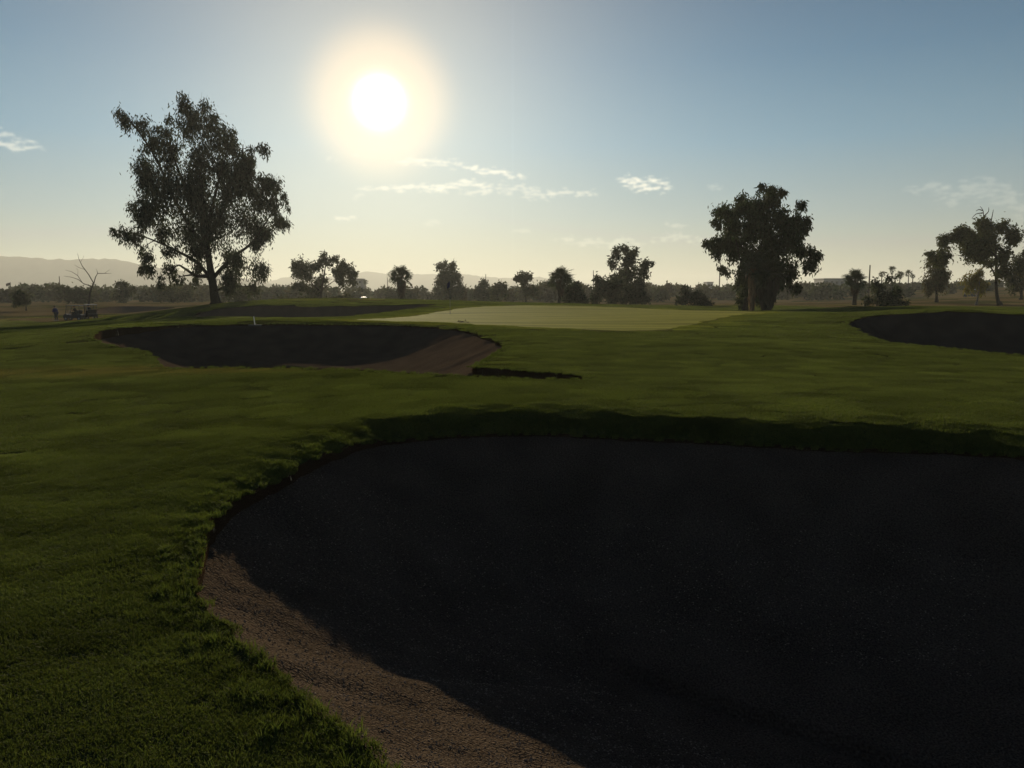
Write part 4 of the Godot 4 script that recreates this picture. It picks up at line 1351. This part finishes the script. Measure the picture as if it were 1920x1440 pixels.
func parked_car(label: String, u: float, d: float, turn: float, col: Color) -> void:
	var root := thing("parked_car", label, "car", place(u, d))
	root.rotation.y = turn
	var paint := mat_plain(Color.WHITE, 0.25, true, 0.5)
	paint.clearcoat_enabled = true
	var body := MB.new()
	var prof := [[-2.15, 0.35], [-2.2, 0.75], [-1.9, 0.92], [-1.1, 0.98], [1.2, 0.98], [2.0, 0.9], [2.2, 0.7], [2.15, 0.35]]
	loft(body, prof, 0.85, col)
	part("body", body.mesh(), paint, root)
	var cab := MB.new()
	loft(cab, [[-1.35, 0.97], [-0.75, 1.42], [0.75, 1.45], [1.45, 0.97]], 0.7, Color(0.02, 0.022, 0.025))
	part("cabin_glass", cab.mesh(), mat_plain(Color.WHITE, 0.06, true, 0.6), root)
	var rf := MB.new()
	rf.box(Vector3(0, 1.465, 0), Vector3(1.55, 0.05, 1.36), col)
	part("roof", rf.mesh(), paint, root)
	var wm := MB.new()
	wm.tube([Vector3(0, 0, -0.11), Vector3(0, 0, 0.11)], [0.33, 0.33], 16, Color(0.015, 0.015, 0.015))
	var wmesh := wm.mesh()
	for x in [-1.35, 1.35]:
		for z in [-0.78, 0.78]:
			part("wheel", wmesh, mat_plain(Color.WHITE, 0.8), root).position = Vector3(x, 0.33, z)

func loft(m: MB, prof: Array, hw: float, col: Color) -> void:      # side outline pushed to both sides
	var n := prof.size()
	var ce := Vector2.ZERO
	for p in prof:
		ce += Vector2(p[0], p[1]) / n
	for k in n:
		var a := Vector2(prof[k][0], prof[k][1])
		var b := Vector2(prof[(k + 1) % n][0], prof[(k + 1) % n][1])
		var nn := Vector2(b.y - a.y, a.x - b.x).normalized()
		if nn.dot((a + b) * 0.5 - ce) < 0.0:
			nn = -nn
		m.quad(Vector3(a.x, a.y, -hw), Vector3(b.x, b.y, -hw), Vector3(b.x, b.y, hw), Vector3(a.x, a.y, hw), Vector3(nn.x, nn.y, 0), col)
		for s in [-1.0, 1.0]:
			var z := Vector3(0, 0, s)
			var k0 := m.vert(Vector3(ce.x, ce.y, hw * s), z, col)
			m.vert(Vector3(a.x, a.y, hw * s), z, col)
			m.vert(Vector3(b.x, b.y, hw * s), z, col)
			m.tri(k0, k0 + 1, k0 + 2)

func build_far_things() -> void:
	block("office_building", "grey block of flats showing beside the round lobed tree", 663, 681, 524, 520, 12, Color(0.22, 0.2, 0.19), 3, 3)
	block("warehouse", "long low pale building behind the short trunked palm", 1536, 1592, 524, 420, 14, Color(0.4, 0.37, 0.34), 1, 6)
	block("office_building", "small pale block above the trees left of the broad eucalyptus", 1323, 1334, 530, 520, 9, Color(0.35, 0.34, 0.33), 1, 2)
	pole("brown wooden utility pole left of the far palms", 1628, 497, 235, 0.24, 0.0)
	pole("slim utility pole left of the broad eucalyptus", 1348, 503, 240, 0.2, 1.8)
	pole("slim pole beside the leafy fan palm and the thicket", 1112, 507, 250, 0.15, 0.0)
	pole("thin pole left of the lone fan palm", 727, 520, 260, 0.13, 0.0)
	pole("thin mast above the dome shaped tree", 911, 514, 255, 0.12, 0.0)
	pole("thin pole rising left of the dead tree", 114, 518, 220, 0.13, 0.0)
	parked_car("reddish parked car under the round lobed tree", 637, 200, 0.15, Color(0.22, 0.045, 0.03))
	parked_car("silver parked car right of the reddish one", 683, 215, 0.5, Color(0.55, 0.56, 0.58))
	# far flag
	var fp := place(22, 300)
	var root := thing("flag_pole", "far flag flying on a tall pole over the left tree belt", "flag", fp)
	var h: float = at_depth(22, 529, 300).y - fp.y
	var m := MB.new()
	m.tube([Vector3(0, -0.3, 0), Vector3(0, h, 0)], [0.09, 0.06], 6, Color(0.2, 0.2, 0.2))
	part("pole", m.mesh(), bark_mat, root)
	var fl := MB.new()
	cloth(fl, Vector3(0, h - 0.1, 0), Vector3(-1.7, -0.5, 0.1), 1.0, Color(0.07, 0.05, 0.05))
	part("flag", fl.mesh(), mat_plain(Color.WHITE, 0.9), root)

func cloth(m: MB, o: Vector3, along: Vector3, drop: float, col: Color) -> void:
	var n := 8
	var first := m.v.size()
	var nz := along.cross(Vector3.UP).normalized()
	for i in n + 1:
		var t := float(i) / n
		for j in 5:
			var s := j / 4.0
			m.vert(o + along * t + Vector3(0, -drop * s, 0) + nz * sin(t * 7.0 + s * 1.3) * 0.06 * t * along.length(), nz, col)
	for i in n:
		for j in 4:
			var a := first + i * 5 + j
			m.tri(a, a + 1, a + 6); m.tri(a, a + 6, a + 5)

# ------------------------------------------------------------------ people: a smooth skin over tapered bones
func body_mesh(bones: Array, cell: float) -> ArrayMesh:
	var lo := Vector3.ONE * 1e9
	var hi := -lo
	for b in bones:
		for e in [0, 1]:
			var r: float = b[2 + e] + cell * 2.0
			lo = lo.min(b[e] - Vector3.ONE * r)
			hi = hi.max(b[e] + Vector3.ONE * r)
	var n := Vector3i(((hi - lo) / cell).ceil()) + Vector3i.ONE
	var f := PackedFloat32Array()
	var who := PackedInt32Array()
	f.resize(n.x * n.y * n.z)
	who.resize(f.size())
	for z in n.z:
		for y in n.y:
			for x in n.x:
				var p := lo + Vector3(x, y, z) * cell
				var d := 1e9
				var best := 1e9
				var w := 0
				for bi in bones.size():
					var b: Array = bones[bi]
					var ab: Vector3 = b[1] - b[0]
					var t := clampf((p - b[0]).dot(ab) / maxf(ab.length_squared(), 1e-6), 0.0, 1.0)
					var q: float = (b[0] + ab * t).distance_to(p) - lerpf(b[2], b[3], t)
					if q < best:
						best = q
						w = bi
					var hh := clampf(0.5 + 0.5 * (d - q) / 0.03, 0.0, 1.0) if d < 1e8 else 1.0
					d = lerpf(d, q, hh) - 0.03 * hh * (1.0 - hh) if d < 1e8 else q
				var k := (z * n.y + y) * n.x + x
				f[k] = d
				who[k] = w
	var m := MB.new()
	var vid := PackedInt32Array()
	vid.resize(f.size())
	vid.fill(-1)
	var sx := 1
	var sy := n.x
	var sz := n.x * n.y
	var cor := [0, sx, sy, sx + sy, sz, sz + sx, sz + sy, sz + sx + sy]
	var pos := [Vector3(0, 0, 0), Vector3(1, 0, 0), Vector3(0, 1, 0), Vector3(1, 1, 0), Vector3(0, 0, 1), Vector3(1, 0, 1), Vector3(0, 1, 1), Vector3(1, 1, 1)]
	var edges := [[0, 1], [2, 3], [4, 5], [6, 7], [0, 2], [1, 3], [4, 6], [5, 7], [0, 4], [1, 5], [2, 6], [3, 7]]
	for z in n.z - 1:
		for y in n.y - 1:
			for x in n.x - 1:
				var k := z * sz + y * sy + x
				var neg := 0
				for c in 8:
					if f[k + cor[c]] < 0.0:
						neg += 1
				if neg == 0 or neg == 8:
					continue
				var s := Vector3.ZERO
				var cnt := 0
				for e in edges:
					var a: float = f[k + cor[e[0]]]
					var b: float = f[k + cor[e[1]]]
					if (a < 0.0) != (b < 0.0):
						s += pos[e[0]].lerp(pos[e[1]], a / (a - b))
						cnt += 1
				var g := Vector3(f[k + sx] - f[k], f[k + sy] - f[k], f[k + sz] - f[k]).normalized()
				vid[k] = m.vert(lo + (Vector3(x, y, z) + s / cnt) * cell, g, bones[who[k]][4])
	for z in range(1, n.z - 1):
		for y in range(1, n.y - 1):
			for x in range(1, n.x - 1):
				var k := z * sz + y * sy + x
				for ax in [[sx, sy, sz], [sy, sz, sx], [sz, sx, sy]]:
					if (f[k] < 0.0) != (f[k + ax[0]] < 0.0):
						var a := vid[k]
						var b := vid[k - ax[1]]
						var c := vid[k - ax[1] - ax[2]]
						var d := vid[k - ax[2]]
						if a >= 0 and b >= 0 and c >= 0 and d >= 0:
							m.tri(a, b, c)
							m.tri(a, c, d)
	return m.mesh()

const SKIN := Color(0.32, 0.19, 0.13)

func person_standing(where: Vector3, turn: float, label: String, shirt: Color, legs: Color, cap: Color) -> void:
	var root := thing("person", label, "person", where)
	root.rotation.y = turn
	var V := func(x: float, y: float, z: float) -> Vector3: return Vector3(x, y, z)
	# faces +x, leaning a little forward over a club held in both hands
	var bones := [[V.call(0.0, 0.95, -0.07), V.call(0.0, 0.95, 0.07), 0.17, 0.17, legs], [V.call(0.0, 0.98, 0), V.call(0.10, 1.32, 0), 0.20, 0.21, shirt], [V.call(0.11, 1.38, -0.15), V.call(0.11, 1.38, 0.15), 0.10, 0.10, shirt], [V.call(0.12, 1.42, 0), V.call(0.15, 1.52, 0), 0.058, 0.055, SKIN], [V.call(0.17, 1.60, 0), V.call(0.18, 1.66, 0), 0.095, 0.098, SKIN], [V.call(0.17, 1.70, 0), V.call(0.17, 1.72, 0), 0.10, 0.09, cap], [V.call(0.22, 1.69, 0), V.call(0.32, 1.67, 0), 0.05, 0.035, cap], [V.call(0.27, 1.61, 0), V.call(0.285, 1.60, 0), 0.02, 0.018, SKIN]]
	for s in [-1.0, 1.0]:
		bones.append([V.call(0.0, 0.92, 0.09 * s), V.call(0.05, 0.5, 0.11 * s), 0.095, 0.066, legs])
		bones.append([V.call(0.05, 0.5, 0.11 * s), V.call(0.0, 0.08, 0.12 * s), 0.064, 0.045, legs])
		bones.append([V.call(-0.03, 0.045, 0.12 * s), V.call(0.17, 0.035, 0.13 * s), 0.045, 0.038, Color(0.3, 0.3, 0.3)])
		bones.append([V.call(0.12, 1.38, 0.19 * s), V.call(0.2, 1.12, 0.22 * s), 0.06, 0.048, shirt])
		bones.append([V.call(0.2, 1.12, 0.22 * s), V.call(0.40, 0.98, 0.06 * s), 0.045, 0.034, SKIN])
		bones.append([V.call(0.42, 0.97, 0.05 * s), V.call(0.46, 0.93, 0.03 * s), 0.034, 0.03, SKIN])
	part("body", body_mesh(bones, 0.028), mat_plain(Color.WHITE, 0.85), root).scale = Vector3(1.2, 1.02, 1.35)
	var club := thing("golf_club", "golf club held by the standing golfer", "golf club", where)
	club.rotation.y = turn
	var m := MB.new()
	m.tube([Vector3(0.44, 0.98, 0), Vector3(0.62, 0.05, 0)], [0.012, 0.008], 6, Color(0.25, 0.25, 0.26))
	part("shaft", m.mesh(), mat_plain(Color.WHITE, 0.3), club)
	var h := MB.new()
	h.tube([Vector3(0.60, 0.03, -0.02), Vector3(0.64, 0.03, 0.06), Vector3(0.65, 0.035, 0.1)], [0.015, 0.022, 0.012], 6, Color(0.2, 0.2, 0.2))
	part("club_head", h.mesh(), mat_plain(Color.WHITE, 0.3), club)

func person_seated(where: Vector3, turn: float, label: String, shirt: Color, legs: Color, cap: Color) -> void:
	var root := thing("person", label, "person", where)
	root.rotation.y = turn
	var V := func(x: float, y: float, z: float) -> Vector3: return Vector3(x, y, z)
	# seat at y = 0, faces +x, leaning forward with hands on the wheel
	var bones := [[V.call(0.0, 0.10, -0.08), V.call(0.0, 0.10, 0.08), 0.14, 0.14, legs], [V.call(0.0, 0.14, 0), V.call(0.13, 0.48, 0), 0.165, 0.17, shirt], [V.call(0.14, 0.53, -0.15), V.call(0.14, 0.53, 0.15), 0.085, 0.085, shirt], [V.call(0.16, 0.57, 0), V.call(0.2, 0.66, 0), 0.058, 0.055, SKIN], [V.call(0.23, 0.74, 0), V.call(0.24, 0.80, 0), 0.095, 0.098, SKIN], [V.call(0.23, 0.84, 0), V.call(0.23, 0.86, 0), 0.10, 0.09, cap], [V.call(0.28, 0.83, 0), V.call(0.38, 0.81, 0), 0.05, 0.035, cap], [V.call(0.33, 0.75, 0), V.call(0.345, 0.74, 0), 0.02, 0.018, SKIN]]
	for s in [-1.0, 1.0]:
		bones.append([V.call(0.02, 0.09, 0.1 * s), V.call(0.44, 0.10, 0.13 * s), 0.09, 0.066, legs])
		bones.append([V.call(0.44, 0.10, 0.13 * s), V.call(0.52, -0.30, 0.13 * s), 0.064, 0.045, legs])
		bones.append([V.call(0.50, -0.33, 0.13 * s), V.call(0.70, -0.35, 0.13 * s), 0.045, 0.038, Color(0.3, 0.3, 0.3)])
		bones.append([V.call(0.15, 0.53, 0.19 * s), V.call(0.28, 0.28, 0.24 * s), 0.06, 0.048, shirt])
		bones.append([V.call(0.28, 0.28, 0.24 * s), V.call(0.52, 0.42, 0.14 * s), 0.045, 0.034, SKIN])
		bones.append([V.call(0.54, 0.43, 0.13 * s), V.call(0.58, 0.44, 0.12 * s), 0.034, 0.03, SKIN])
	part("body", body_mesh(bones, 0.028), mat_plain(Color.WHITE, 0.85), root)

# ------------------------------------------------------------------ golf: carts, bags, flag, rake
func golf_cart(where: Vector3, turn: float, label: String, body_col: Color, roof_col: Color) -> Node3D:
	var root := thing("golf_cart", label, "golf cart", where)
	root.rotation.y = turn
	var paint := mat_plain(Color.WHITE, 0.4, true, 0.5)
	var dark := Color(0.02, 0.02, 0.022)
	var b := MB.new()
	loft(b, [[-1.15, 0.3], [-1.2, 0.62], [-0.95, 0.74], [-0.35, 0.74], [-0.15, 0.42], [0.62, 0.34], [0.72, 0.72], [0.95, 0.80], [1.2, 0.6], [1.2, 0.3]], 0.56, body_col)
	part("body", b.mesh(), paint, root)
	var s := MB.new()
	s.box(Vector3(-0.35, 0.79, 0), Vector3(0.52, 0.12, 1.0), dark)
	part("seat", s.mesh(), paint, root)
	var sb := MB.new()
	sb.box(Vector3(-0.64, 1.05, 0), Vector3(0.1, 0.4, 1.0), dark, Basis(Vector3(0, 0, 1), 0.15))
	part("backrest", sb.mesh(), paint, root)
	var r := MB.new()
	loft(r, [[-0.95, 1.80], [-0.9, 1.88], [0.75, 1.88], [0.85, 1.80]], 0.6, roof_col)
	part("roof", r.mesh(), paint, root)
	for z in [-0.53, 0.53]:
		var p := MB.new()
		p.tube([Vector3(0.9, 0.76, z), Vector3(0.72, 1.82, z)], [0.035, 0.035], 6, dark)
		part("front_post", p.mesh(), paint, root)
		var q := MB.new()
		q.tube([Vector3(-0.95, 0.7, z), Vector3(-0.88, 1.82, z)], [0.03, 0.03], 6, dark)
		part("rear_post", q.mesh(), paint, root)
	var gw := mat_plain(Color(0.8, 0.85, 0.88, 0.15), 0.05, false, 0.5)
	gw.transparency = BaseMaterial3D.TRANSPARENCY_ALPHA
	var w := MB.new()
	w.quad(Vector3(0.89, 0.82, -0.5), Vector3(0.89, 0.82, 0.5), Vector3(0.73, 1.78, 0.5), Vector3(0.73, 1.78, -0.5), Vector3(0.98, 0.16, 0), Color.WHITE)
	part("windscreen", w.mesh(), gw, root)
	var st := MB.new()
	st.tube([Vector3(0.7, 0.7, -0.25), Vector3(0.42, 1.05, -0.25)], [0.025, 0.02], 6, dark)
	part("steering_column", st.mesh(), paint, root)
	var sw := TorusMesh.new()
	sw.inner_radius = 0.14
	sw.outer_radius = 0.18
	sw.rings = 16
	sw.ring_segments = 6
	var sn := part("steering_wheel", sw, mat_plain(lin(0.02, 0.02, 0.02), 0.6, false), root)
	sn.position = Vector3(0.41, 1.06, -0.25)
	sn.rotation.z = 0.7
	var wm := MB.new()
	wm.tube([Vector3(0, 0, -0.1), Vector3(0, 0, 0.1)], [0.23, 0.23], 16, Color(0.015, 0.015, 0.015))
	var wmesh := wm.mesh()
	var hm := MB.new()
	hm.tube([Vector3(0, 0, -0.105), Vector3(0, 0, 0.105)], [0.12, 0.12], 12, Color(0.25, 0.25, 0.25))
	var hmesh := hm.mesh()
	for x in [-0.82, 0.86]:
		for z in [-0.5, 0.5]:
			var wo := part("wheel", wmesh, paint, root)
			wo.position = Vector3(x, 0.22, z)
			part("hub", hmesh, paint, wo)
	return root

func golf_bag(where: Vector3, turn: float, label: String, col: Color) -> void:
	var root := thing("golf_bag", label, "golf bag", where)
	root.rotation.y = turn
	var m := MB.new()
	var lean := Vector3(-0.12, 0.85, 0)
	m.tube([Vector3.ZERO, lean * 0.5, lean], [0.13, 0.125, 0.14], 12, col)
	part("bag", m.mesh(), mat_plain(Color.WHITE, 0.7), root)
	var pk := MB.new()
	pk.box(lean * 0.35 + Vector3(-0.13, 0, 0), Vector3(0.08, 0.35, 0.18), col * 0.8)
	part("pocket", pk.mesh(), mat_plain(Color.WHITE, 0.7), root)
	for k in 5:
		var c := MB.new()
		var o := lean + Vector3(0.06 * cos(k * 1.3), 0, 0.06 * sin(k * 1.3))
		c.tube([o - lean * 0.3, o + Vector3(-0.02, 0.22 + 0.03 * k, 0), o + Vector3(0.05, 0.25 + 0.03 * k, 0)], [0.012, 0.014, 0.03], 5, Color(0.1, 0.1, 0.11))
		part("club", c.mesh(), mat_plain(Color.WHITE, 0.3), root)

func build_golf() -> void:
	# two carts and the players by them
	var navy := Color(0.03, 0.03, 0.10)
	person_standing(place(104, 100), PI - 0.3, "golfer in navy top and grey trousers standing beside the carts", navy, Color(0.07, 0.07, 0.085), Color(0.012, 0.012, 0.015))
	var c1 := place(139, 101)
	golf_cart(c1, PI - 0.05, "dark golf cart seen from the side with a driver in a red cap", Color(0.03, 0.028, 0.035), Color(0.05, 0.048, 0.045))
	person_seated(c1 + Vector3(0.3, 0.86, 0.25), PI - 0.05, "seated driver in black jacket and dark red cap", Color(0.012, 0.012, 0.014), Color(0.03, 0.03, 0.035), Color(0.10, 0.02, 0.015))
	golf_bag(c1 + Vector3(1.3, 0.35, -0.22), PI, "dark golf bag strapped behind the driver in the red cap", Color(0.02, 0.02, 0.025))
	var c2 := place(169, 103)
	golf_cart(c2, PI - 0.9, "dark golf cart with pale roof turned away behind the other", Color(0.022, 0.022, 0.025), Color(0.3, 0.3, 0.29))
	person_seated(c2 + Vector3(-0.05, 0.86, 0.3), PI - 0.9, "seated person in dark clothes under the pale cart roof", Color(0.02, 0.02, 0.03), Color(0.03, 0.03, 0.03), Color(0.02, 0.02, 0.02))
	# far cart near the willow
	golf_cart(place(1818, 178), 2.4, "far golf cart parked left of the pale willow trunk", Color(0.02, 0.025, 0.05), Color(0.55, 0.55, 0.53))
	# flagstick on the green
	var fp := at_height(844, 589, 0.1)
	fp.y = ground_at(fp.x, fp.z)
	var root := thing("flagstick", "golf flagstick with limp dark blue flag on the green", "flag", fp)
	var m := MB.new()
	m.tube([Vector3(0, -0.1, 0), Vector3(0, 2.2, 0)], [0.014, 0.011], 8, Color(0.16, 0.16, 0.15))
	part("pole", m.mesh(), mat_plain(Color.WHITE, 0.5), root)
	var fl := MB.new()
	cloth(fl, Vector3(0, 2.18, 0), Vector3(-0.17, -0.16, 0.12), 0.36, Color(0.02, 0.025, 0.08))
	part("flag", fl.mesh(), mat_plain(Color.WHITE, 0.85), root)
	var cup := MB.new()
	cup.tube([Vector3(0, -0.08, 0), Vector3(0, 0.006, 0)], [0.06, 0.06], 14, Color(0.3, 0.3, 0.3), false)
	part("cup", cup.mesh(), mat_plain(Color.WHITE, 0.6), root)
	# rake leaning on the far lip of the long bunker
	var rp := at_height(478, 608, 0.4)
	rp.y = ground_at(rp.x, rp.z)
	var rk := thing("bunker_rake", "pale handled bunker rake lying on the far lip of the long bunker", "rake", rp)
	var a := MB.new()
	a.tube([Vector3(0, 0.05, 0), Vector3(-0.26, 0.34, -0.7)], [0.02, 0.018], 8, Color(0.55, 0.52, 0.42))
	part("handle", a.mesh(), mat_plain(Color.WHITE, 0.4), rk)
	var hd := MB.new()
	hd.box(Vector3(0.0, 0.05, 0.02), Vector3(0.5, 0.04, 0.05), Color(0.12, 0.12, 0.11))
	part("rake_head", hd.mesh(), mat_plain(Color.WHITE, 0.6), rk)
	var tn := MB.new()
	tn.tube([Vector3(0, 0.05, 0), Vector3(0, -0.04, 0)], [0.008, 0.005], 5, Color(0.12, 0.12, 0.11))
	var tmesh := tn.mesh()
	for k in 10:
		part("tine", tmesh, mat_plain(Color.WHITE, 0.6), rk).position = Vector3(-0.22 + k * 0.049, 0, 0.02)
	# scrap of turf lying on the green
	var dp := at_height(866, 606, 0.34)
	dp.y = ground_at(dp.x, dp.z)
	var dv := thing("turf_scrap", "small brown scrap of turf lying near the front of the green", "turf", dp)
	var tm := MB.new()
	var g := RandomNumberGenerator.new()
	g.seed = 3
	for k in 40:
		var q := Vector3(g.randfn() * 0.11, absf(g.randfn()) * 0.025, g.randfn() * 0.07)
		tm.leaf(q, Vector3(g.randfn(), 0.3, g.randfn()).normalized() * 0.12, Vector3(g.randfn(), 0.2, g.randfn()).normalized() * 0.03, Color(0.06, 0.035, 0.015) * g.randf_range(0.6, 1.4))
	part("clod", tm.mesh(), mat_plain(Color.WHITE, 0.9), dv)
